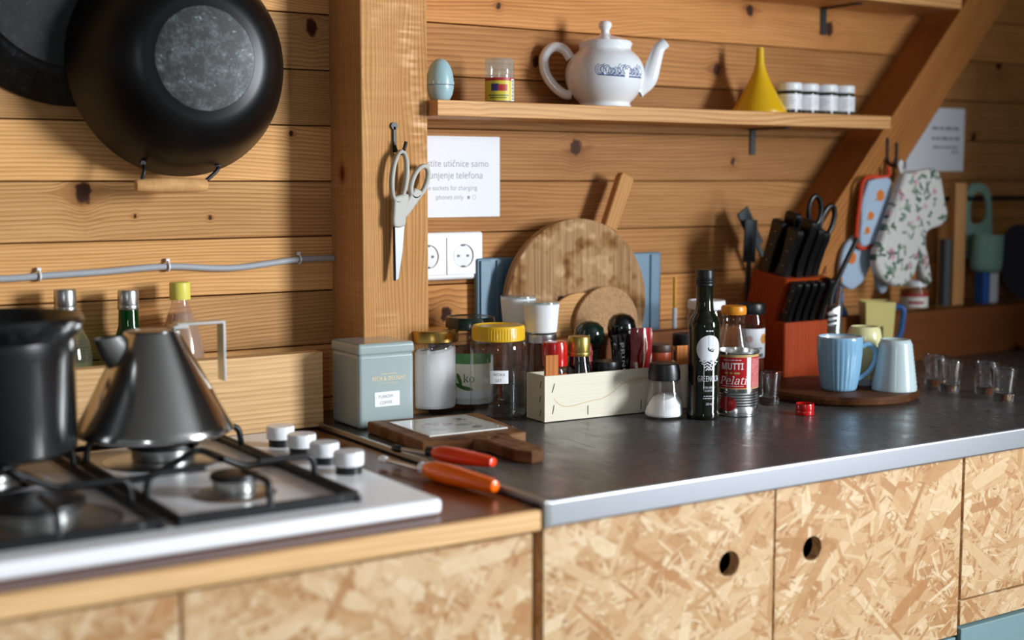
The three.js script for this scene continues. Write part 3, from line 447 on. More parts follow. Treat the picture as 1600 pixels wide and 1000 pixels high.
glassJar('pickle_jar', 'glass jar with a dark green lid and printed label', [0.207, T0, 0.102], 0.0405, 0.134, 0.042, 0.134, 0.021, phy(0x0d2a1c, 0.25, { clearcoat: 0.4 }), (t) => { mesh('contents', lathe([[0, 0.008], [0.0385, 0.01], [0.0385, 0.09], [0, 0.092]]), std(0xd9dad6, 0.8), t); mesh('label', ...band(0.041, 0.02, 0.096, -0.9, 2.7, canvas(760, 520, (g, w, h) => { g.fillStyle = '#e9e7cf'; g.fillRect(0, 0, w, h); g.fillStyle = '#4f8a4a'; g.fillRect(0, 0, w, 120); g.fillStyle = '#e7ebee'; g.fillRect(0, 430, w, 90); g.fillStyle = '#27313d'; g.font = '120px serif'; g.fillText('ko', 390, 330); g.fillStyle = '#3f6b2c'; for (const [x, y, a] of [[345, 300, 1.2], [360, 380, 0.4], [430, 400, 0.2]]) { g.save(); g.translate(x, y); g.rotate(a); g.beginPath(); g.ellipse(0, 0, 74, 24, 0, 0, 7); g.fill(); g.restore(); } })), t); });
glassJar('empty_jar', 'empty glass jar with a yellow lid and handwritten label', [0.194, T0, 0.211], 0.0462, 0.127, 0.0428, 0.1265, 0.0245, M.yellow, (t, l) => {
  mesh('grip_ridges', merge(Array.from({ length: 60 }, (_, i) => rbox(0.001, 0.017, 0.001, 0.0004, 0, 0.1385, 0.0428, 1).rotateY(i / 60 * 2 * Math.PI))), M.yellow, l).userData.kind = 'stuff';
  mesh('paper_label', ...band(0.0466, 0.061, 0.082, -0.54, 0.64, label(300, 220, [['MOKA', 68, 0.5, 0.42, 0.03], ['SET', 66, 0.46, 0.86, -0.03]])), t).userData.label = 'white handwritten paper label';
});
const grind = (name, lab, pos) => {
  const t = thing(name, lab, 'grinder', pos, 0, 'pair of glass grinders behind the crate');
  mesh('glass_body', lathe([[0, 0.001], [0.024, 0.001], [0.0265, 0.005], [0.0265, 0.07], [0.0245, 0.09], [0.0235, 0.118]], 48, 1), M.glass, t);
  mesh('peppercorns', lathe([[0, 0.003], [0.0235, 0.006], [0.0235, 0.04], [0, 0.043]]), std(0x3d3832, 0.9), t);
  mesh('steel_collar', lathe([[0.0235, 0.117], [0.0255, 0.118], [0.0255, 0.131], [0.0235, 0.1325]], 48), M.brushed, t);
  const c = mesh('grinder_head', lathe([[0.0245, 0.134], [0.026, 0.135], [0.0298, 0.177], [0.0302, 0.180], [0.029, 0.1815], [0, 0.1815]], 56), std(0xe9eaec, 0.45), t);
  mesh('clear_cap', lathe([[0.0304, 0.1805], [0.0298, 0.1845], [0, 0.1855]], 56), M.plastic, c); mesh('burr', lathe([[0, 0.1816], [0.012, 0.1816], [0.011, 0.184], [0, 0.184]], 24), M.brushed, c);
  return t;
};
grind('pepper_grinder', 'white topped glass grinder just behind the crate', [0.279, T0, 0.2095]);
grind('pepper_grinder', 'white topped glass grinder closer to the wall than its twin', [0.274, T0, 0.148]).scale.y = 1.03;

// ---------------------------------------------------------------- crate and what is in it
const CR = -3 * R, cx0 = 0.224, cz0 = 0.3005, L = 0.292, D = 0.056;
const inCrate = (u, v) => [cx0 + u * Math.cos(CR) + v * Math.sin(CR), T0 + 0.0045, cz0 - u * Math.sin(CR) + v * Math.cos(CR)];
{
  const t = thing('wooden_crate', 'pale plywood crate holding spices and sachets', 'crate', [cx0, T0, cz0], CR);
  const ply = (seedv) => canvas(1024, 280, (g, w, h) => { g.fillStyle = '#e8dec8'; g.fillRect(0, 0, w, h); for (let i = 0; i < 240; i++) { g.globalAlpha = 0.10; g.fillStyle = rnd() < 0.5 ? '#b9a888' : '#ece4d2'; g.fillRect(rnd() * w, rnd() * h, rr(60, 400), rr(1, 3)); } g.globalAlpha = 1; if (seedv) { g.strokeStyle = '#c9ab76'; g.lineWidth = 5; g.globalAlpha = 0.75; g.beginPath(); g.moveTo(60, 140); g.bezierCurveTo(120, 230, 190, 190, 330, 172); g.bezierCurveTo(420, 176, 470, 120, 520, 88); g.bezierCurveTo(600, 60, 680, 66, 800, 60); g.stroke(); g.globalAlpha = 0.22; g.fillStyle = '#c39c62'; g.beginPath(); g.ellipse(640, 70, 150, 20, -0.05, 0, 7); g.fill(); } });
  const pm = std(0xffffff, 0.75, 0, { map: ply(1) }), pp = std(0xe2d7c0, 0.75);
  mesh('front_panel', new THREE.BoxGeometry(L, 0.0735, 0.004).translate(L / 2, 0.0378, -0.002), [pp, pp, pp, pp, pm, pp], t);
  mesh('back_panel', box(L, 0.0735, 0.004, L / 2, 0.0378, -D + 0.002), pp, t);
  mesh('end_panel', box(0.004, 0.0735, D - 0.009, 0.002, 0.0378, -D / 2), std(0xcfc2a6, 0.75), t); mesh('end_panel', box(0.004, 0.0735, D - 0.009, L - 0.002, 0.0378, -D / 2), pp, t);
  mesh('bottom_panel', box(L - 0.009, 0.003, D - 0.009, L / 2, 0.0025, -D / 2), pp, t);
  const bw = grain(rbox(0.024, 0.103, 0.0058, 0.001), 'y', 0.1, 0.2);
  for (const x of [0.0165, L - 0.0165]) mesh('corner_post', bw, M.slat, t).position.set(x, 0.0555, -0.0072);
  const st = [[0.016, 0.055, 0.3], [0.016, 0.02, 0.2], [0.082, 0.014, 0], [0.187, 0.014, 0.05], [0.262, 0.05, 0.2]];
  for (const [x, y, a] of st) mesh('staple', rbox(0.0011, 0.015, 0.001, 0.0004).rotateZ(-a).translate(x, y, 0.0003), M.black, t);
  for (const [y, z] of [[0.06, -0.012], [0.036, -0.014], [0.014, -0.013]]) mesh('staple', rbox(0.001, 0.012, 0.0011, 0.0004).rotateX(0.3).translate(-0.0002, y, z), M.black, t);
}
{
  let t = thing('spice_jar', 'red capped glass spice jar in the crate', 'jar', inCrate(0.0385, -0.0315));
  mesh('glass_body', lathe([[0, 0], [0.0185, 0], [0.0195, 0.003], [0.0195, 0.074], [0.017, 0.08]], 40, 1), M.glass, t);
  mesh('contents', lathe([[0, 0.002], [0.018, 0.003], [0.018, 0.062], [0, 0.064]]), std(0xb9522a, 0.9), t);
  mesh('label', ...band(0.0198, 0.02, 0.07, -0.5, 2.4, label(240, 260, [['SOLE', 60, 0.5, 0.72]], { bg: '#c8491d', ink: '#f2eee6' })), t);
  mesh('cap', lathe([[0.0202, 0.082], [0.0205, 0.084], [0.0205, 0.112], [0.019, 0.12], [0.015, 0.1215], [0, 0.1215]]), M.redPlastic, t);
  t = thing('sauce_bottle', 'dark bottle with a gold cap and round label in the crate', 'bottle', inCrate(0.083, -0.0285));
  mesh('glass_body', lathe([[0, 0], [0.021, 0], [0.0224, 0.004], [0.0224, 0.054], [0.0215, 0.066], [0.0165, 0.086], [0.0155, 0.096]], 40, 1), phy(0x10100f, 0.05, { clearcoat: 0.5 }), t);
  mesh('cap', lathe(ridged(0.0182, 0.095, 0.127)), std(0xa8904c, 0.35, 0.8), t);
  const lg = new THREE.CylinderGeometry(0.0227, 0.0227, 0.05, 32, 1, true, -1.35, 1.8).translate(0, 0.042, 0);
  mesh('label', lg, phy(0xffffff, 0.5, { transparent: true, side: THREE.DoubleSide, map: canvas(460, 512, (g, w, h) => { g.clearRect(0, 0, w, h); g.fillStyle = '#7a1616'; g.beginPath(); g.arc(w / 2, 250, 226, 0, 7); g.fill(); g.fillStyle = '#eeeff0'; g.beginPath(); g.arc(w / 2, 250, 208, 0, 7); g.fill(); g.fillStyle = '#8a1818'; g.beginPath(); g.arc(w / 2, 270, 120, 0, 7); g.fill(); g.fillStyle = '#22242a'; g.font = 'bold 74px sans-serif'; g.textAlign = 'center'; [...'EN GAJUS'].forEach((ch, i) => { g.save(); g.translate(w / 2, 250); g.rotate(-1.05 + i * 0.3); g.fillText(ch, 0, -136); g.restore(); }); }) }), t);
  t = thing('black_lid_jar', 'low jar with a black lid in the crate', 'jar', inCrate(0.136, -0.0285));
  mesh('jar_body', lathe([[0, 0], [0.021, 0], [0.0222, 0.003], [0.0222, 0.06], [0.02, 0.064]]), std(0x2a1d16, 0.15), t);
  mesh('lid', lathe([[0.0224, 0.064], [0.023, 0.066], [0.023, 0.08], [0.022, 0.083], [0, 0.082]]), M.blackPlastic, t);
  t = thing('spice_jar', 'jar with orange shoulder and wavy brown top in the crate', 'jar', inCrate(0.246, -0.03));
  mesh('jar_body', lathe([[0, 0], [0.019, 0], [0.02, 0.003], [0.02, 0.07]]), std(0x3a2a20, 0.3), t);
  mesh('collar', lathe([[0.0203, 0.07], [0.0208, 0.072], [0.0208, 0.092], [0.02, 0.094]]), std(0xb5481a, 0.4), t);
  const lg2 = lathe([[0.0205, 0.09], [0.0212, 0.0935], [0.0212, 0.102], [0.0205, 0.104], [0, 0.104]]); mesh('top', lg2, std(0x4a2c1c, 0.5), t);
  const pack = (name, lab, u, v, w, h, tilt, turn, mat, parent) => {
    const g = new THREE.BoxGeometry(w, h, 0.012, 10, 14, 2), p = g.attributes.position;
    for (let i = 0; i < p.count; i++) { const yy = p.getY(i) / h * 2, xx = p.getX(i) / w * 2, k = Math.max(0.06, 1 - Math.abs(yy) ** 3); p.setZ(i, p.getZ(i) * k * (1 - 0.6 * Math.abs(xx) ** 4) + (vn(xx * 3 + u * 90, yy * 4, 8) - 0.5) * 0.006); p.setX(i, p.getX(i) * (1 - 0.12 * (1 - Math.abs(yy)))); }
    g.computeVertexNormals(); const m = single(name, g, mat, lab, 'sachet'); const q = inCrate(u, v); m.position.set(q[0], q[1] + h / 2 + 0.001, q[2]); m.rotation.set(-0.02, CR + turn, tilt); return m;
  };
  const foil = (map) => phy(0xffffff, 0.24, { map, clearcoat: 0.6, clearcoatRoughness: 0.2 });
  const redArt = canvas(300, 620, (g, w, h) => { g.fillStyle = '#8d0f14'; g.fillRect(0, 0, w, h); g.fillStyle = '#b5181c'; g.fillRect(150, 0, 90, h); g.fillStyle = '#ecd9a8'; g.save(); g.translate(170, 0); g.beginPath(); g.moveTo(-10, 40); g.lineTo(10, 40); g.lineTo(-2, 260); g.lineTo(-20, 330); g.lineTo(-10, 600); g.lineTo(-16, 600); g.lineTo(-30, 320); g.closePath(); g.fill(); g.restore(); g.fillStyle = '#f0e6d8'; g.save(); g.translate(70, 330); g.rotate(-Math.PI / 2); dashes(g, 60, 0, 120, 34); g.restore(); g.beginPath(); g.moveTo(50, 400); g.lineTo(80, 300); g.lineTo(105, 400); g.fill(); });
  const prince = canvas(300, 620, (g, w, h) => { g.fillStyle = '#0f1012'; g.fillRect(0, 0, w, h); g.fillStyle = '#f0f0f0'; g.save(); g.translate(110, 60); g.rotate(Math.PI / 2); g.font = 'bold 92px sans-serif'; g.fillText('PRINCE', 0, 0, 330); g.restore(); g.fillStyle = '#b51c22'; g.fillRect(40, 430, 220, 150); g.fillStyle = '#f2f2f2'; g.font = 'bold 130px sans-serif'; g.fillText('2', 110, 555); });
  pack('foil_sachet', 'black foil sachet with white lettering in the crate', 0.178, -0.041, 0.032, 0.122, 0.05, -0.05, foil(prince));
  pack('foil_sachet', 'shiny dark red foil sachet standing in the crate', 0.199, -0.018, 0.042, 0.134, -0.04, -0.05, foil(redArt));
  pack('foil_sachet', 'black foil sachet leaning behind the red one', 0.213, -0.041, 0.03, 0.126, -0.05, -0.05, foil(prince));
  pack('foil_sachet', 'small red sachet beside the green pepper mill', 0.112, -0.045, 0.016, 0.11, 0.0, -0.05, foil(redArt));
}
const mill = (name, lab, pos, s, col) => { const t = thing(name, lab, 'pepper mill', pos); const m = phy(col, 0.15, { clearcoat: 0.6 }); mesh('base', lathe([[0, 0], [0.025, 0], [0.026, 0.004], [0.0225, 0.03], [0.018, 0.06], [0.019, 0.084], [0.0215, 0.098]].map(([a, b]) => [a * s, b]), 40, 1), m, t); mesh('head', lathe([[0.0205, 0.099], [0.0255, 0.106], [0.0268, 0.12], [0.024, 0.133], [0.016, 0.1415], [0.005, 0.1445], [0, 0.1447]].map(([a, b]) => [a * s, b]), 40, 1), m, t); return t; };
mill('pepper_mill', 'glossy dark green pepper mill behind the crate', [0.392, T0, 0.19], 1, 0x0c2318);
mill('pepper_mill', 'black round topped mill behind the sachets', [0.489, T0, 0.155], 0.96, 0x0a0b0b).scale.y = 1.035;

// ---------------------------------------------------------------- boards at the wall
{
  const b = single('plastic_board', (() => { const g = [span(0.272, 0.69, 0.905, 1.147, 0.006, 0.018, 0.004, 2), span(0.278, 0.3, 0.91, 1.143, 0.0175, 0.0215, 0.0015), span(0.312, 0.325, 0.91, 1.143, 0.0175, 0.0215, 0.0015), span(0.662, 0.684, 0.91, 1.143, 0.0175, 0.0215, 0.0015)]; return merge(g); })(), std(0x5f7f93, 0.45), 'blue plastic tray standing behind the round wooden board', 'tray'); void b;
  const t = thing('cutting_board', 'large worn round wooden board with a handle against the wall', 'board', [0.466, 0.9015, 0.041]);
  const s = outline(Array.from({ length: 40 }, (_, i) => { const a = i / 40 * Math.PI * 2; return [Math.cos(a) * 0.1555, 0.158 + Math.sin(a) * 0.1555]; }));
  const disc = grain(extr(s, 0.02, 0.003, 2), 'y', 0.05, 0.2); mesh('round_blade', disc, M.worn, t);
  const hs = outline([[-0.0145, 0], [0.0145, 0], [0.015, 0.05], [0.017, 0.1], [0.011, 0.108], [-0.013, 0.107], [-0.016, 0.1]], false);
  mesh('handle', grain(extr(hs, 0.018, 0.003, 2), 'y', 0.3, 0.1).translate(0, 0.147, 0.001).rotateZ(-0.40).translate(0.0165, 0.158, 0), wood(paleTex, 0xe2cbb0, 0.65), t);
  t.rotation.x = -0.02;
}
const discBoard = (name, lab, cat, pos, r, th, mat, tilt) => { const g = extr(outline(Array.from({ length: 36 }, (_, i) => { const a = i / 36 * 6.28319; return [Math.cos(a) * r, r + Math.sin(a) * r]; })), th, 0.002, 2), p = g.attributes.position, uv = g.attributes.uv; for (let i = 0; i < p.count; i++) uv.setXY(i, p.getX(i) + 0.3, p.getY(i)); const m = single(name, g, mat, lab, cat, pos); m.rotation.x = tilt; return m; };
discBoard('round_trivet', 'pale round wooden trivet half hidden behind the cork mat', 'trivet', [0.463, 0.9015, 0.0625], 0.09, 0.007, wood(paleTex, 0xf4e2c8, 0.6), -0.01);
const cork = data(256, 256, (x, y, c) => { const n = fbm(x / 7, y / 7, 31), k = H2(x >> 1, y >> 1, 8), d = vn(x / 3, y / 3, 61) > 0.84 ? -46 : 0; c[0] = 150 + n * 40 + k * 22 + d; c[1] = 112 + n * 34 + k * 18 + d; c[2] = 76 + n * 26 + k * 14 + d; }, true, 0.12, 0.12);
discBoard('cork_mat', 'round speckled cork mat leaning before the wooden board', 'mat', [0.515, 0.9465, 0.0715], 0.0725, 0.008, std(0xffffff, 0.85, 0, { map: cork }), -0.01);
{ const t = thing('pastry_brush', 'thin yellow stick with a white tip beside the tray', 'brush', [0.702, 0.9, 0.045]); mesh('stick', cyl(0.0035, 0.0035, 0.06, 0, 0.14, 0, 12), std(0xd79a10, 0.4), t); mesh('tip', cyl(0.0045, 0.0045, 0.14, 0, 0, 0, 12), M.white, t); }

// ---------------------------------------------------------------- salt shaker, oil bottle, can, glasses
{
  const t = thing('salt_shaker', 'glass salt shaker with a black lid before the crate', 'shaker', [0.418, T0, 0.361]);
  mesh('glass_body', lathe([[0, 0.001], [0.030, 0.001], [0.0325, 0.004], [0.032, 0.01], [0.0262, 0.058], [0.0242, 0.064]], 56, 1), M.glass, t);
  const g = lathe([[0, 0.003], [0.0295, 0.004], [0.0305, 0.007], [0.029, 0.02], [0.02, 0.034], [0, 0.04]], 48, 1), p = g.attributes.position; for (let i = 0; i < p.count; i++) if (p.getY(i) > 0.015) p.setY(i, p.getY(i) + p.getX(i) * 0.28); g.computeVertexNormals(); mesh('salt', g, M.salt, t);
  mesh('lid', lathe([[0.0252, 0.062], [0.0262, 0.0635], [0.0262, 0.074], [0.0245, 0.0835], [0.0235, 0.088], [0.021, 0.0895], [0, 0.089]], 56), M.blackPlastic, t);
}
{
  const t = thing('olive_oil_bottle', 'tall dark olive oil bottle with a white oval print', 'bottle', [0.468, T0, 0.4]);
  mesh('glass_body', lathe([[0, 0], [0.0255, 0], [0.0268, 0.003], [0.0268, 0.010], [0.0258, 0.012], [0.0258, 0.150], [0.0252, 0.156], [0.0222, 0.164], [0.0172, 0.170], [0.0146, 0.177], [0.0135, 0.190], [0.0133, 0.218]], 72, 0.7), phy(0x14160a, 0.05), t);
  mesh('cap', lathe([[0.0138, 0.215], [0.0152, 0.216], [0.0152, 0.219], [0.0146, 0.2195], [0.0152, 0.221], [0.0152, 0.2235], [0.0146, 0.224], [0.0152, 0.2255], [0.0152, 0.2275], [0.0143, 0.2285], [0.0143, 0.240], [0.0135, 0.2412], [0, 0.2412]], 48), M.blackPlastic, t);
  const art = canvas(700, 1000, (g, w, h) => {
    g.clearRect(0, 0, w, h); g.textAlign = 'center'; g.fillStyle = '#e4e5ea';
    dashes(g, w / 2, 52, 130, 18);
    g.beginPath(); g.ellipse(w / 2, 257, 225, 165, 0, 0, 7); g.fill();
    g.clearRect(0, 392, w, 200); g.strokeStyle = '#e4e5ea'; g.lineWidth = 15;
    for (let k = 0; k < 4; k++) { g.beginPath(); for (let x = -1; x <= 1.001; x += 0.05) { const hw = 172 - k * 36, X = w / 2 + x * hw, Y = 402 + k * 31 + Math.sin(x * 9 + k) * 9; x < -0.99 ? g.moveTo(X, Y) : g.lineTo(X, Y); } g.stroke(); }
    g.strokeStyle = g.fillStyle = '#15160f'; g.lineWidth = 4; g.beginPath(); g.moveTo(w / 2 - 22, 100); g.lineTo(w / 2 - 10, 262); g.moveTo(w / 2 + 62, 100); g.lineTo(w / 2 + 60, 262); g.stroke();
    g.lineWidth = 18; g.lineCap = 'round'; g.beginPath(); g.moveTo(w / 2 - 22, 258); g.quadraticCurveTo(w / 2 + 10, 284, w / 2 + 70, 282); g.stroke(); g.beginPath(); g.arc(w / 2 - 20, 250, 14, 0, 7); g.fill(); g.lineWidth = 9; g.beginPath(); g.moveTo(w / 2 + 56, 276); g.lineTo(w / 2 + 92, 256); g.moveTo(w / 2 - 10, 266); g.lineTo(w / 2 + 60, 254); g.stroke();
    g.fillStyle = '#e4e5ea'; g.font = '92px sans-serif'; g.fillText('GREENOLIA', w / 2, 640, 400); g.font = '34px sans-serif'; g.fillText('EXTRA VIRGIN', w / 2, 724); g.fillText('OLIVE OIL', w / 2, 762); g.font = '24px sans-serif'; dashes(g, w / 2, 824, 190, 12); dashes(g, w / 2, 850, 210, 12); g.font = '36px sans-serif'; g.fillText('250 ml', w / 2, 922);
  });
  const [lg, lm] = band(0.02605, 0.014, 0.150, -0.36, 2.55, art, { alpha: 1, rough: 0.5 }); mesh('printed_label', lg, lm, t);
}
{
  const t = thing('tomato_can', 'opened tomato can with a red label', 'can', [0.54, T0, 0.398]);
  const rib = [[0.0355, 0], [0.0372, 0.001], [0.0372, 0.003], [0.0364, 0.004]]; for (let i = 0; i < 6; i++) rib.push([0.0364, 0.014 + i * 0.0045], [0.0354, 0.016 + i * 0.0045]); rib.push([0.0364, 0.044], [0.0364, 0.102], [0.0374, 0.1035], [0.0374, 0.106], [0.0358, 0.106], [0.0352, 0.100], [0.0352, 0.004], [0, 0.003]);
  mesh('steel_body', lathe([[0, 0.0015], ...rib], 72, 0.5), M.tinPlate, t);
  const art = canvas(2000, 480, (g, w, h) => {
    g.fillStyle = '#b3141b'; g.fillRect(0, 0, w, h); g.fillStyle = '#c2a36a'; g.fillRect(0, 0, w, 34); g.fillRect(0, h - 16, w, 16);
    const cxx = 1000 - 60; g.fillStyle = '#f1efe9'; g.textAlign = 'center'; g.font = 'bold 132px sans-serif'; g.fillText('MUTTI', cxx, 205, 330); g.font = '24px sans-serif'; dashes(g, cxx, 80, 260, 14); g.fillStyle = '#caa85c'; dashes(g, cxx, 272, 220, 30); g.fillStyle = '#f4f1ea'; g.font = 'italic 150px serif'; g.fillText('Pelati', cxx + 10, 410); g.fillRect(cxx - 150, 432, 320, 6);
    g.fillStyle = '#e8e6e2'; g.fillRect(1155, 34, 70, h); g.fillStyle = '#f0d8d4'; for (let y = 56; y < h - 30; y += 17) for (let x = 1240; x < 1500; x += 6) g.fillRect(x, y, rr(1, 6), 8);
    for (let x = 1520; x < 2000; x += 6) for (let y = 60; y < 400; y += 40) g.fillRect(x, y, 3, 8);
  });
  mesh('paper_label', ...band(0.0368, 0.0455, 0.1015, -0.73, Math.PI * 2, art, { rough: 0.3 }), t);
  const tom = canvas(300, 240, (g, w, h) => { g.clearRect(0, 0, w, h); g.fillStyle = '#a81a20'; g.beginPath(); g.ellipse(w / 2, h / 2, 140, 110, 0, 0, 7); g.fill(); g.fillStyle = '#c8403a'; g.beginPath(); g.ellipse(w / 2 + 50, h / 2 - 20, 40, 30, 0, 0, 7); g.fill(); });
  mesh('tomato_print', ...band(0.0368, 0.008, 0.034, -1.1, 0.85, tom, { alpha: 1, rough: 0.3 }), t);
}
{
  const t = thing('glass_bottle', 'clear glass bottle with an orange lid behind the can', 'bottle', [0.592, T0, 0.333]);
  mesh('glass_body', lathe([[0, 0.001], [0.032, 0.001], [0.034, 0.005], [0.034, 0.07], [0.031, 0.092], [0.022, 0.125], [0.0185, 0.138], [0.0182, 0.15], [0.0195, 0.1525], [0.0188, 0.158]], 56, 1), M.glass, t);
  mesh('lid', lathe([[0.0208, 0.157], [0.0216, 0.159], [0.0216, 0.168], [0.02, 0.1715], [0, 0.1715]], 48), std(0xdc8a16, 0.35), t);
}
glassJar('storage_jar', 'glass jar with a white lid behind the olive oil bottle', [0.675, T0, 0.168], 0.034, 0.146, 0.0345, 0.149, 0.016, M.white);
glassJar('sauce_jar', 'glass jar with a black lid and white label by the knife block', [0.757, T0, 0.197], 0.0272, 0.132, 0.0275, 0.138, 0.0195, M.blackPlastic, (t) => {
  mesh('contents', lathe([[0, 0.006], [0.0255, 0.008], [0.0255, 0.066], [0, 0.067]]), std(0x7d3a18, 0.7), t);
  mesh('label', ...band(0.0276, 0.058, 0.112, -0.45, 2.2, canvas(380, 340, (g, w, h) => { g.fillStyle = '#e6e7ea'; g.fillRect(0, 0, w, h); g.fillStyle = '#cf8a3a'; g.beginPath(); g.arc(330, 120, 60, 0, 7); g.fill(); g.fillStyle = '#c9a7a2'; g.beginPath(); g.arc(130, 120, 44, 0, 7); g.fill(); g.fillStyle = '#6a7078'; g.fillRect(60, 220, 240, 16); g.fillRect(90, 250, 180, 12); g.fillRect(70, 290, 250, 40); })), t);
});
glassJar('spread_jar', 'small dark jar behind the crate end post', [0.592, T0, 0.203], 0.019, 0.088, 0.0205, 0.09, 0.022, M.blackPlastic, (t) => mesh('contents', lathe([[0, 0.006], [0.0175, 0.008], [0.0175, 0.08], [0, 0.081]]), std(0x1d1410, 0.6), t));
const shotProf = (() => {                                            // facetted shot glass with a thick base
  const g = new THREE.LatheGeometry([[0, 0], [0.0175, 0], [0.0185, 0.0015], [0.0232, 0.056], [0.0228, 0.0572], [0.0221, 0.0565], [0.0172, 0.0145], [0.0155, 0.0125], [0, 0.012]].map((p) => new THREE.Vector2(...p)), 40), p = g.attributes.position;
  for (let i = 0; i < p.count; i++) { const x = p.getX(i), z = p.getZ(i), y = p.getY(i), r = Math.hypot(x, z); if (r > 0.0184 && y > 0.001 && y < 0.042) { const a = Math.atan2(x, z), f = Math.cos(Math.PI / 10) / Math.cos(((a + 20) % (Math.PI / 5)) - Math.PI / 10), k = 1 - (1 - f) * 0.9 * Math.min(1, (0.042 - y) / 0.01); p.setX(i, x * k); p.setZ(i, z * k); } }
  return creased(g, 0.35);
})();
const shotG = 'shot glasses on the worktop';
[[0.65, 0.362, 'shot glass standing beside the tomato can'], [1.066, 0.371, 'shot glass closest to the wall in the group of four'], [1.029, 0.435, 'second shot glass from the wall beside the round board'], [1.064, 0.486, 'third shot glass from the wall in the group of four'], [1.03, 0.55, 'shot glass closest to the worktop front edge']].forEach(([x, z, lab], i) => { const m = single('shot_glass', shotProf, M.solidGlass, lab, 'glass', [x, T0, z], shotG); m.rotation.y = i * 0.7; if (i === 0) m.scale.set(0.9, 1, 0.9); });
{
  const t = single('bottle_cap', lathe([[0.0125, 0.002], [0.0148, 0.0], [0.0152, 0.001], [0.0152, 0.006], [0.0146, 0.007], [0.0152, 0.008], [0.0152, 0.016], [0.0146, 0.0185], [0.0138, 0.0185], [0.0138, 0.004], [0, 0.003]], 40), [M.redPlastic][0], 'small red metal bottle cap lying on the worktop', 'cap', [0.629, T0, 0.468]); void t;
}
// ---------------------------------------------------------------- round board with cups
single('serving_board', grain(lathe([[0, 0], [0.131, 0], [0.136, 0.004], [0.137, 0.011], [0.134, 0.016], [0.129, 0.017], [0, 0.017]], 80), 'x', 0.1, 0.2), M.tray, 'dark round wooden board under the cups', 'board', [0.831, T0, 0.355]);
const BT = T0 + 0.0173;
{
  const t = thing('ribbed_mug', 'light blue ribbed mug with handle on the round board', 'mug', [0.793, BT, 0.387], -33 * R);
  const g = new THREE.LatheGeometry([[0, 0.004], [0.026, 0], [0.029, 0.001], [0.031, 0.006], [0.036, 0.035], [0.0388, 0.065], [0.0392, 0.09], [0.0385, 0.094], [0.0368, 0.0945], [0.036, 0.09], [0.0355, 0.06], [0.029, 0.01], [0, 0.008]].map((p) => new THREE.Vector2(...p)), 168), p = g.attributes.position;
  for (let i = 0; i < p.count; i++) { const x = p.getX(i), z = p.getZ(i), y = p.getY(i), r = Math.hypot(x, z); const outer = i % 13 >= 2 && i % 13 <= 6; if (outer && y > 0.004 && y < 0.085) { const k = 1 + 0.022 * Math.min(1, (0.085 - y) / 0.012) * (Math.abs(Math.sin(Math.atan2(x, z) * 14)) - 0.6); p.setX(i, x * k); p.setZ(i, z * k); } void r; }
  g.computeVertexNormals();
  mesh('cup_body', g, phy(0x86b4d2, 0.2, { clearcoat: 0.5 }), t);
  mesh('glazed_lining', lathe([[0.0372, 0.0947], [0.0352, 0.088], [0.0347, 0.06], [0.028, 0.0115], [0, 0.0095]], 64, 1), phy(0xeceeee, 0.15, { clearcoat: 0.5 }), t).userData.label = 'white glazed inside';
  mesh('handle', tube([[0.036, 0.076, 0], [0.05, 0.08, 0], [0.0625, 0.07, 0], [0.062, 0.05, 0], [0.05, 0.03, 0], [0.033, 0.018, 0]], 0.0048, 36, 10), phy(0x86b4d2, 0.2, { clearcoat: 0.5 }), t);
}
{
  const prof = [[0.0385, 0], [0.0392, 0.002]]; for (let i = 0; i < 11; i++) { const y = 0.004 + i * 0.0072, r = 0.039 - y * 0.128; prof.push([r, y], [r + 0.0004, y + 0.0036]); } prof.push([0.0275, 0.0845], [0.0255, 0.089], [0.0235, 0.0895], [0.022, 0.0875], [0, 0.0875]);
  single('upturned_cup', lathe(prof, 72, 1), phy(0xc3d3d4, 0.25, { clearcoat: 0.4 }), 'pale grey green ridged cup upside down on the round board', 'cup', [0.875, BT, 0.44]);
  const t = thing('upturned_mug', 'pale yellow mug upside down behind the blue mug', 'mug', [0.884, BT, 0.36]);
  mesh('cup_body', lathe([[0.031, 0], [0.0318, 0.002], [0.0315, 0.05], [0.0305, 0.088], [0.028, 0.1], [0.0235, 0.1045], [0.022, 0.1025], [0, 0.1025]], 56, 1), phy(0xe5dfa6, 0.22, { clearcoat: 0.5 }), t);
  mesh('rim_band', lathe([[0.0312, -0.0001], [0.0321, 0.0025], [0.0319, 0.012]], 56, 1), phy(0xb9c6dc, 0.22, { side: THREE.DoubleSide }), t);
}
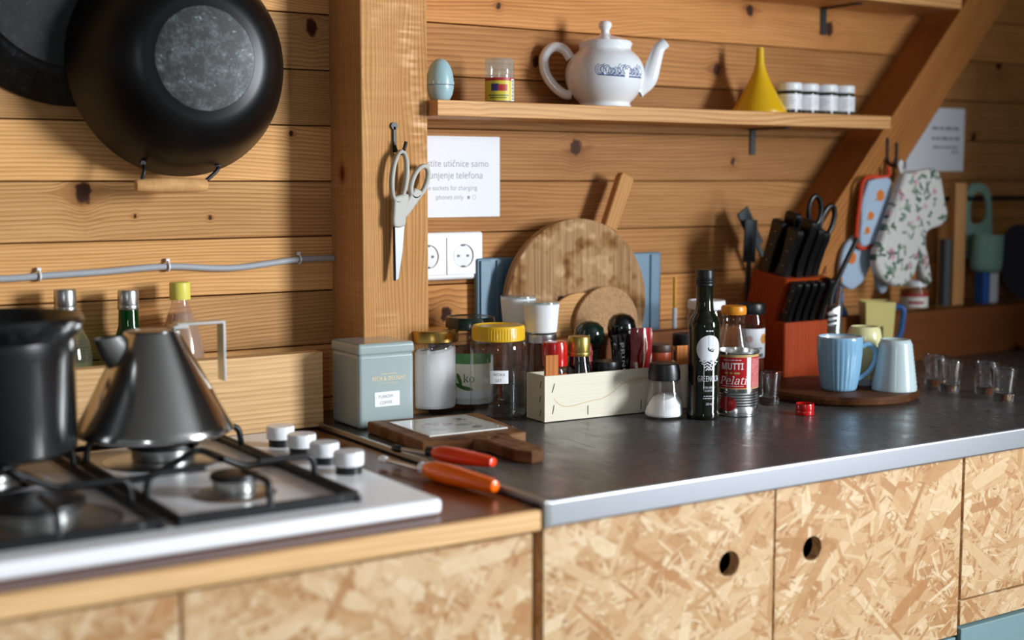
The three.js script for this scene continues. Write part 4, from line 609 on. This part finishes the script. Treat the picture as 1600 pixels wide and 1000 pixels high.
// ---------------------------------------------------------------- knife block, utensils, pitcher
{
  const t = thing('knife_block', 'red brown wooden knife block full of black handled knives', 'knife block', [0.845, T0, 0]);
  const g = grain(extr(outline([[0.05, 0], [0.197, 0], [0.197, 0.115], [0.168, 0.118], [0.2, 0.198], [0.108, 0.213]], false), 0.115, 0.002, 1).rotateY(-Math.PI / 2).scale(-1, 1, 1).translate(0, 0, 0), 'y', 0.3, 0.02);
  // profile is (z, y); extruded along x
  { const p = g.attributes.position; for (let i = 0; i < p.count; i += 3) { for (const a of ['position', 'normal', 'uv']) { const at = g.attributes[a], s = at.itemSize; for (let k = 0; k < s; k++) { const q = at.array[(i + 1) * s + k]; at.array[(i + 1) * s + k] = at.array[(i + 2) * s + k]; at.array[(i + 2) * s + k] = q; } } } }
  g.computeBoundingBox(); const bb = g.boundingBox; g.translate(-bb.min.x, 0, 0);
  mesh('block_body', g, wood(boardTex, 0xc86a40, 0.4), t);
  const hm = std(0x0b0b0c, 0.33), lean = 22 * R;
  const handle = (x, y, z, len, w, d) => { const s = outline([[-w / 2, 0], [w / 2, 0], [w * 0.42, len * 0.3], [w * 0.5, len * 0.75], [w * 0.56, len * 0.96], [w * 0.2, len], [-w * 0.45, len * 0.97], [-w * 0.42, len * 0.6], [-w * 0.4, len * 0.3]]); const q = mesh('knife_handle', extr(s, d, 0.003, 2).translate(0, 0, -d / 2).rotateY(Math.PI / 2).rotateX(lean).translate(x, y, z), hm, t); mesh('rivet', merge([0.25, 0.55, 0.8].map((f) => cyl(0.0013, 0.0013, d + 0.0006, 0, -d / 2 - 0.0005, 0, 10).rotateZ(Math.PI / 2).translate(0, len * f, 0).rotateX(lean).translate(x, y, z))), M.brushed, q); };
  for (const [x, z, len, w] of [[0.017, 0.125, 0.108, 0.031], [0.017, 0.17, 0.1, 0.03], [0.042, 0.13, 0.125, 0.032], [0.042, 0.175, 0.118, 0.031], [0.067, 0.175, 0.102, 0.027], [0.09, 0.172, 0.094, 0.025]]) handle(x, 0.21 - (z - 0.108) * 0.16, z, len, w, 0.017);
  for (const x of [0.014, 0.034, 0.054, 0.074, 0.098]) handle(x, 0.115, 0.184, x > 0.09 ? 0.088 : 0.083, 0.021, 0.013);
  const loop = (cx, cy, a, b, tilt) => tube(Array.from({ length: 14 }, (_, i) => { const u = i / 14 * Math.PI * 2, x = Math.cos(u) * a, y = Math.sin(u) * b; return [cx + x * Math.cos(tilt) - y * Math.sin(tilt), cy + x * Math.sin(tilt) + y * Math.cos(tilt), 0]; }), 0.0052, 40, 8, true);
  const sc = mesh('kitchen_shears', merge([loop(0, 0.105, 0.0165, 0.028, 0.1), loop(0.036, 0.083, 0.0165, 0.032, -0.3), tube([[0, 0.08, 0], [0.004, 0.05, 0], [0.008, -0.01, 0]], 0.008, 12, 8), tube([[0.028, 0.056, 0], [0.014, 0.03, 0], [0.008, -0.01, 0]], 0.008, 12, 8)]).rotateX(0.1).translate(0.083, 0.222, 0.176), hm, t); sc.userData.label = 'black looped shears handles';
}
{
  const t = thing('utensil_holder', 'perforated steel utensil holder beside the knife block', 'holder', [0.992, T0, 0.165]);
  const cr = 0.0285, sh = outline([[0, 0], [2 * Math.PI * cr, 0], [2 * Math.PI * cr, 0.141], [0, 0.141]], false);
  { const e = []; for (let i = 0; i <= 60; i++) e.push([i / 60 * 2 * Math.PI * cr, 0]); for (let i = 60; i >= 0; i--) e.push([i / 60 * 2 * Math.PI * cr, 0.141]); sh.copy(outline(e, false)); }
  for (let k = 0; k < 10; k++) for (const y of [0.122, 0.112, 0.102]) { const p = new THREE.Path(); p.absarc((k + 0.5) / 10 * 2 * Math.PI * cr, y, 0.0028, 0, Math.PI * 2, true); sh.holes.push(p); }
  const cg = new THREE.ExtrudeGeometry(sh, { depth: 0.0008, bevelEnabled: false, curveSegments: 10 }), cp = cg.attributes.position;
  for (let i = 0; i < cp.count; i++) { const an = cp.getX(i) / cr + 0.1, rad = cr - cp.getZ(i); cp.setXYZ(i, Math.sin(an) * rad, cp.getY(i), Math.cos(an) * rad); }
  cg.computeVertexNormals();
  mesh('steel_cup', merge([creased(cg, 0.6), cyl(0.028, 0.028, 0.002)]), M.brushed, t);
  const put = (name, lab, g, m) => { const o = single(name, g, m, lab, 'utensil', [0.992, T0 + 0.005, 0.165]); return o; };
  put('black_spatula', 'long black handled utensil leaning in the steel holder', merge([tube([[-0.008, 0.009, 0.004], [0.002, 0.14, 0.004], [0.024, 0.2, 0.01], [0.056, 0.265, 0.02]], 0.005, 20, 8)]), M.blackPlastic);
  put('wooden_spatula', 'pale wooden spatula standing in the steel holder', extr(outline([[-0.006, 0], [0.006, 0], [0.005, 0.12], [0.012, 0.155], [0.013, 0.212], [0.006, 0.2], [-0.008, 0.185], [-0.007, 0.15], [-0.005, 0.12]], false), 0.005, 0.001).rotateZ(0.02).translate(-0.016, 0, -0.004), wood(wornTex, 0xf0c890, 0.6));
  put('steel_ladle', 'bright steel utensil standing in the holder', tube([[0.012, 0, 0.01], [0.016, 0.13, 0.012], [0.019, 0.17, 0.014]], 0.005, 12, 8), M.steel);
  for (const [x, y, z, a, lab] of [[0.878, 1.145, 0.06, 0.1, 'dark grey turner blade behind the knife block'], [0.915, 1.175, 0.045, -1.1, 'dark slanted turner blade above the knife block']]) { const g = merge([rbox(0.032, 0.085, 0.004, 0.0015, 0, 0.04, 0), rbox(0.010, 0.12, 0.006, 0.002, 0, -0.055, 0)]); const o = single('kitchen_turner', g, std(0x2b3234, 0.5), lab, 'utensil', [x, y - 0.02, z]); o.rotation.z = -a * 0.5; }
}
{
  const t = thing('pitcher', 'yellow square pitcher with a blue handle by the wall', 'pitcher', [1.15, T0, 0.148], -33 * R);
  const g = new THREE.CylinderGeometry(0.043, 0.034, 0.138, 4, 1, true).rotateY(Math.PI / 4).translate(0, 0.07, 0);
  mesh('jug_body', merge([creased(g, 0.3), box(0.045, 0.002, 0.045, 0, 0.0015, 0)]), phy(0xe8d88a, 0.3, { side: THREE.DoubleSide }), t);
  mesh('handle', poly([[0.028, 0.128, 0], [0.056, 0.126, 0], [0.05, 0.07, 0], [0.026, 0.03, 0]], 0.0065), std(0x1f4f8f, 0.4), t);
  mesh('mark', rbox(0.004, 0.03, 0.0006, 0.0002, 0, 0.075, 0.0282).rotateX(0.0).translate(0.004, 0, 0.0005), M.black, t);
  bottle('spray_bottle', 'blue necked bottle behind the yellow pitcher', [1.128, T0, 0.07].map((v, i) => v + (i === 2 ? 0.062 - 0.07 : 0)), [[0, 0], [0.02, 0], [0.021, 0.003], [0.021, 0.11], [0.01, 0.13]], std(0x3f78b8, 0.3), [[0.0105, 0.128], [0.011, 0.13], [0.0095, 0.165], [0, 0.166]], std(0x4f8ccc, 0.4));
}
// ---------------------------------------------------------------- mitts on the brace
{
  const hk = (x, y, lab) => { const t = thing('coat_hook', lab, 'hook', [x, y, 0.1015]); mesh('plate', rbox(0.006, 0.05, 0.003, 0.001, 0, 0.025, 0.0018), M.black, t); mesh('prong', poly([[0, 0.006, 0.002], [0, -0.008, 0.008], [0, -0.008, 0.02], [0, 0.008, 0.024]], 0.0026), M.black, t); };
  hk(1.219, 1.322, 'black hook on the brace holding the blue mitt'); hk(1.247, 1.312, 'black hook on the brace holding the floral mitt');
  const dots = canvas(512, 512, (g, w, h) => { g.fillStyle = '#a9bccf'; g.fillRect(0, 0, w, h); for (let i = 0; i < 900; i++) { g.fillStyle = rnd() < 0.5 ? '#93a8c0' : '#bccbd9'; g.fillRect(rnd() * w, rnd() * h, 3, 3); } for (const [x, y, r] of [[90, 90, 40], [300, 60, 26], [200, 250, 44], [420, 330, 40], [80, 400, 36], [330, 470, 30], [470, 140, 30]]) { g.fillStyle = '#d3742a'; g.beginPath(); g.arc(x, y, r, 0, 7); g.fill(); g.fillStyle = '#8b7a52'; g.fillRect(x - r * 1.4, y + r * 0.6, r, 8); } }, 0.15, 0.15);
  const floral = canvas(700, 700, (g, w, h) => { g.fillStyle = '#d3cfc9'; g.fillRect(0, 0, w, h); const leaf = (x, y, a, l, c) => { g.save(); g.translate(x, y); g.rotate(a); g.fillStyle = c; g.beginPath(); g.ellipse(0, 0, l, l * 0.36, 0, 0, 7); g.fill(); g.restore(); }; for (let i = 0; i < 170; i++) { const x = rnd() * w, y = rnd() * h, a = rnd() * 6; const c = ['#4b6a55', '#6c7f72', '#8b9a8a', '#3f5a4c'][i % 4]; for (let k = 0; k < 3; k++) leaf(x + Math.cos(a + 1.5) * k * 16, y + Math.sin(a + 1.5) * k * 16, a + k * 0.7, rr(10, 24), c); } for (let i = 0; i < 26; i++) { const x = rnd() * w, y = rnd() * h; for (let k = 0; k < 5; k++) leaf(x + Math.cos(k * 1.26) * 11, y + Math.sin(k * 1.26) * 11, k * 1.26, 13, i % 3 ? '#cf96a4' : '#bf7488'); } for (let i = 0; i < 40; i++) leaf(rnd() * w, rnd() * h, rnd() * 6, 8, '#b0b06a'); }, 0.24, 0.24);
  const cloth = (map, c = 0xffffff) => phy(c, 0.9, { map, sheen: 0.3, sheenColor: new THREE.Color(1, 1, 1), sheenRoughness: 0.6 });
  const puff = (pts, depth, bev) => { const g = extr(outline(pts), depth, bev, 4), p = g.attributes.position, uv = g.attributes.uv; for (let i = 0; i < p.count; i++) { p.setZ(i, p.getZ(i) + (vn(p.getX(i) * 40, p.getY(i) * 30, 5) - 0.5) * 0.006); uv.setXY(i, p.getX(i), p.getY(i)); } g.computeVertexNormals(); return g; };
  let t = thing('oven_mitt', 'blue oven mitt with orange trim hung on the brace', 'oven mitt', [0, 0, 0]);
  mesh('pad', puff([[1.14, 1.283], [1.2, 1.289], [1.205, 1.25], [1.178, 1.17], [1.135, 1.15], [1.118, 1.165], [1.124, 1.24]], 0.014, 0.005).translate(0, 0, 0.114), cloth(dots), t);
  mesh('orange_trim', tube([[1.205, 1.312, 0.118], [1.2, 1.292, 0.121], [1.135, 1.287, 0.121], [1.121, 1.24, 0.121], [1.114, 1.165, 0.121], [1.134, 1.146, 0.121], [1.18, 1.166, 0.121], [1.208, 1.25, 0.121]], 0.0042, 60, 8), std(0xcf3d12, 0.8), t);
  mesh('hand_part', puff([[1.128, 1.18], [1.09, 1.15], [1.076, 1.105], [1.085, 1.075], [1.115, 1.062], [1.145, 1.078], [1.168, 1.11], [1.172, 1.17]], 0.012, 0.005).translate(0, 0, 0.103), cloth(dots), t);
  mesh('thumb', puff([[1.176, 1.12], [1.19, 1.07], [1.204, 1.05], [1.218, 1.06], [1.214, 1.1], [1.2, 1.13]], 0.012, 0.005).translate(0, 0, 0.103), cloth(dots), t);
  t = thing('oven_mitt', 'white floral oven mitt hung on the brace', 'oven mitt', [0, 0, 0]);
  mesh('mitt_body', puff([[1.215, 1.298], [1.262, 1.305], [1.315, 1.306], [1.338, 1.26], [1.355, 1.212], [1.335, 1.19], [1.296, 1.178], [1.288, 1.15], [1.307, 1.1], [1.31, 1.075], [1.298, 1.068], [1.28, 1.09], [1.268, 1.115], [1.25, 1.085], [1.214, 1.066], [1.165, 1.082], [1.142, 1.115], [1.146, 1.15], [1.18, 1.22]], 0.024, 0.009).translate(0, 0, 0.131), cloth(floral), t);
  mesh('hanging_loop', tube([[1.226, 1.29, 0.138], [1.222, 1.315, 0.132], [1.238, 1.322, 0.123], [1.247, 1.306, 0.121], [1.244, 1.29, 0.132]], 0.004, 24, 8), std(0xe8e6e2, 0.9), t);
}
// ---------------------------------------------------------------- far right: rail, rack and shelf things
{
  const t = thing('hanging_rail', 'thin black rail on the wall beyond the brace', 'rail', [0, 1.243, 0.03]);
  mesh('rod', cyl(0.0055, 0.0055, 0.535, 0, 0, 0, 14).rotateZ(-Math.PI / 2).translate(1.32, 0, 0), M.black, t);
  for (const x of [1.34, 1.84]) mesh('rail_mount', cyl(0.004, 0.004, 0.029, 0, -0.029, 0, 10).rotateX(-Math.PI / 2).translate(x, 0, -0.029), M.black, t);
  const s = thing('silicone_holder', 'sage green sink holder looped over the black rail', 'holder', [1.592, 1.0775, 0.066], -0.3);
  const green = std(0x6f8f80, 0.55);
  mesh('cup_part', lathe([[0, 0], [0.03, 0], [0.038, 0.006], [0.04, 0.02], [0.039, 0.085], [0.0365, 0.085], [0.0365, 0.01], [0, 0.006]], 40, 1).scale(1, 1, 0.55).rotateZ(-0.06), green, s);
  const ls = outline([[-0.04, 0.03], [-0.042, 0.1], [-0.04, 0.16], [-0.026, 0.195], [0, 0.2], [0.02, 0.19], [0.03, 0.165], [0.034, 0.12], [0.036, 0.07], [0.034, 0.03]]), hole = outline([[-0.024, 0.11], [-0.026, 0.15], [-0.015, 0.178], [0.003, 0.181], [0.016, 0.165], [0.02, 0.13], [0.012, 0.112], [-0.006, 0.105]]); ls.holes.push(hole);
  mesh('loop_strap', extr(ls, 0.006, 0.002, 2).translate(0, 0, -0.034), green, s);
  single('rack_board', grain(span(1.481, 1.519, 1.0065, 1.279, 0.05, 0.068, 0.002), 'y', 0.1, 0.1), M.pine, 'upright pine divider on the ledge beyond the brace', 'divider');
  single('grey_book', span(1.452, 1.472, 1.0065, 1.155, 0.05, 0.068, 0.002), std(0x4d5358, 0.7), 'slim grey book beside the pine divider', 'book');
  single('blue_book', span(1.577, 1.599, 1.0065, 1.105, 0.05, 0.075, 0.002), std(0x1f57a0, 0.6), 'blue book standing under the green holder', 'book');
  single('white_book', span(1.601, 1.629, 1.0065, 1.115, 0.05, 0.075, 0.002), std(0xc8c8cc, 0.7), 'white book standing beside the blue book', 'book');
  const pl = single('dark_plate', lathe([[0, 0], [0.05, 0], [0.055, 0.003], [0.088, 0.012], [0.09, 0.014], [0.086, 0.015], [0.05, 0.006], [0, 0.005]], 56).rotateX(Math.PI / 2 - 0.2), std(0x2c2a2e, 0.35), 'dark round plate leaning at the end of the ledge', 'plate', [1.725, 1.093, 0.058]); void pl;
  const j = glassJar('honey_jar', 'low jar with a red and white label on the ledge', [1.345, 1.0065, 0.075], 0.03, 0.05, 0.0265, 0.05, 0.012, M.white, (t2) => { mesh('contents', lathe([[0, 0.006], [0.028, 0.008], [0.028, 0.044], [0, 0.045]]), std(0x8a4a18, 0.5), t2); mesh('label', ...band(0.0304, 0.006, 0.036, -0.7, 2.6, canvas(300, 110, (g, w, h) => { g.fillStyle = '#e2ddd2'; g.fillRect(0, 0, w, h); g.fillStyle = '#a8201c'; g.fillRect(0, 0, w, 26); g.fillRect(90, 60, 130, 22); })), t2); }); void j;
}
// ---------------------------------------------------------------- tile board and lighters
{
  const t = thing('tile_board', 'small brown cutting board with inset picture tile', 'board', [0, T0, 0]);
  const A = [-0.05, 0.222], B = [-0.061, 0.414], Cc = [0.105, 0.425], Dd = [0.136, 0.245];
  const s = outline([[A[0], -A[1]], [B[0], -B[1]], [0.01, -0.433], [0.022, -0.452], [0.018, -0.53], [0.03, -0.553], [0.05, -0.552], [0.062, -0.53], [0.066, -0.452], [0.074, -0.43], [Cc[0], -Cc[1]], [Dd[0], -Dd[1]]], false);
  const h1 = new THREE.Path(); h1.absarc(0.0405, -0.438, 0.0065, 0, Math.PI * 2, true); s.holes.push(h1);
  mesh('board', grain(extr(s, 0.0175, 0.0025, 2).rotateX(-Math.PI / 2), 'z', 0.2, 0.1), M.wornDark, t);
  const tile = canvas(512, 512, (g, w, h) => { g.fillStyle = '#d8d6d0'; g.fillRect(0, 0, w, h); g.strokeStyle = '#6c665e'; g.lineWidth = 4; g.strokeRect(26, 26, w - 52, h - 52); g.strokeStyle = '#55504c'; for (let i = 0; i < 5; i++) { g.beginPath(); g.ellipse(256 + rr(-20, 20), 256 + rr(-20, 20), 60 + i * 32, 40 + i * 26, i, 0, 5); g.stroke(); } for (const [x, y, c] of [[180, 200, '#7a5a48'], [330, 300, '#5d6b70'], [260, 240, '#8a5448'], [120, 380, '#6a7466'], [400, 130, '#7a6a5a'], [370, 400, '#4e565c']]) { g.fillStyle = c; g.globalAlpha = 0.7; g.beginPath(); g.ellipse(x, y, 46, 30, x, 0, 7); g.fill(); g.globalAlpha = 1; } });
  const tg = new RoundedBoxGeometry(0.132, 0.004, 0.13, 2, 0.001), p = tg.attributes.position, uv = tg.attributes.uv; for (let i = 0; i < p.count; i++) uv.setXY(i, p.getX(i) / 0.132 + 0.5, -p.getZ(i) / 0.13 + 0.5);
  mesh('picture_tile', tg.rotateY(-0.03).translate(0.0335, 0.0175, 0.322), phy(0xffffff, 0.15, { map: tile, clearcoat: 0.5 }), t).userData.label = 'glazed white picture tile';
}
function lighter(name, lab, from, to, mat, stemMat, tipMat, flat, y0) {
  const dx = to[0] - from[0], dz = to[1] - from[1], len = Math.hypot(dx, dz), t = thing(name, lab, 'lighter', [from[0], y0, from[1]], -Math.atan2(dz, dx));
  const prof = [[0, 0], [0.007, 0.002], [0.0095, 0.012], [0.0118, len * 0.22], [0.0135, len * 0.36], [0.013, len * 0.5], [0.0095, len * 0.56], [0.0075, len * 0.575]];
  const g = lathe(prof, 28, 0.9).rotateZ(Math.PI / 2); if (flat) g.scale(1, 0.85, 1.05);
  mesh('grip', g.translate(len, 0.0128, 0), mat, t);
  mesh('collar', cyl(0.0062, 0.0075, 0.014, 0, 0, 0, 20).rotateZ(Math.PI / 2).translate(len * 0.44, 0.0128, 0), tipMat, t);
  mesh('stem', cyl(0.0028, 0.0032, len * 0.4, 0, 0, 0, 14).rotateZ(-Math.PI / 2).translate(0.012, 0.0095, 0), stemMat, t);
  mesh('nozzle', lathe([[0, 0], [0.0035, 0], [0.0055, 0.004], [0.0055, 0.014], [0.003, 0.018], [0, 0.018]], 16).rotateZ(-Math.PI / 2).translate(0, 0.0095, 0), tipMat, t);
}
lighter('gas_lighter', 'orange handled gas lighter lying by the hob corner', [-0.132, 0.418], [-0.099, 0.665], M.orange, M.steel, M.whitePlastic, false, 0.8935);
lighter('gas_lighter', 'red orange gas lighter lying against the tile board', [-0.098, 0.392], [-0.04, 0.568], M.redOrange, M.brushed, M.blackPlastic, true, 0.9005);

renderer.render(scene, camera);
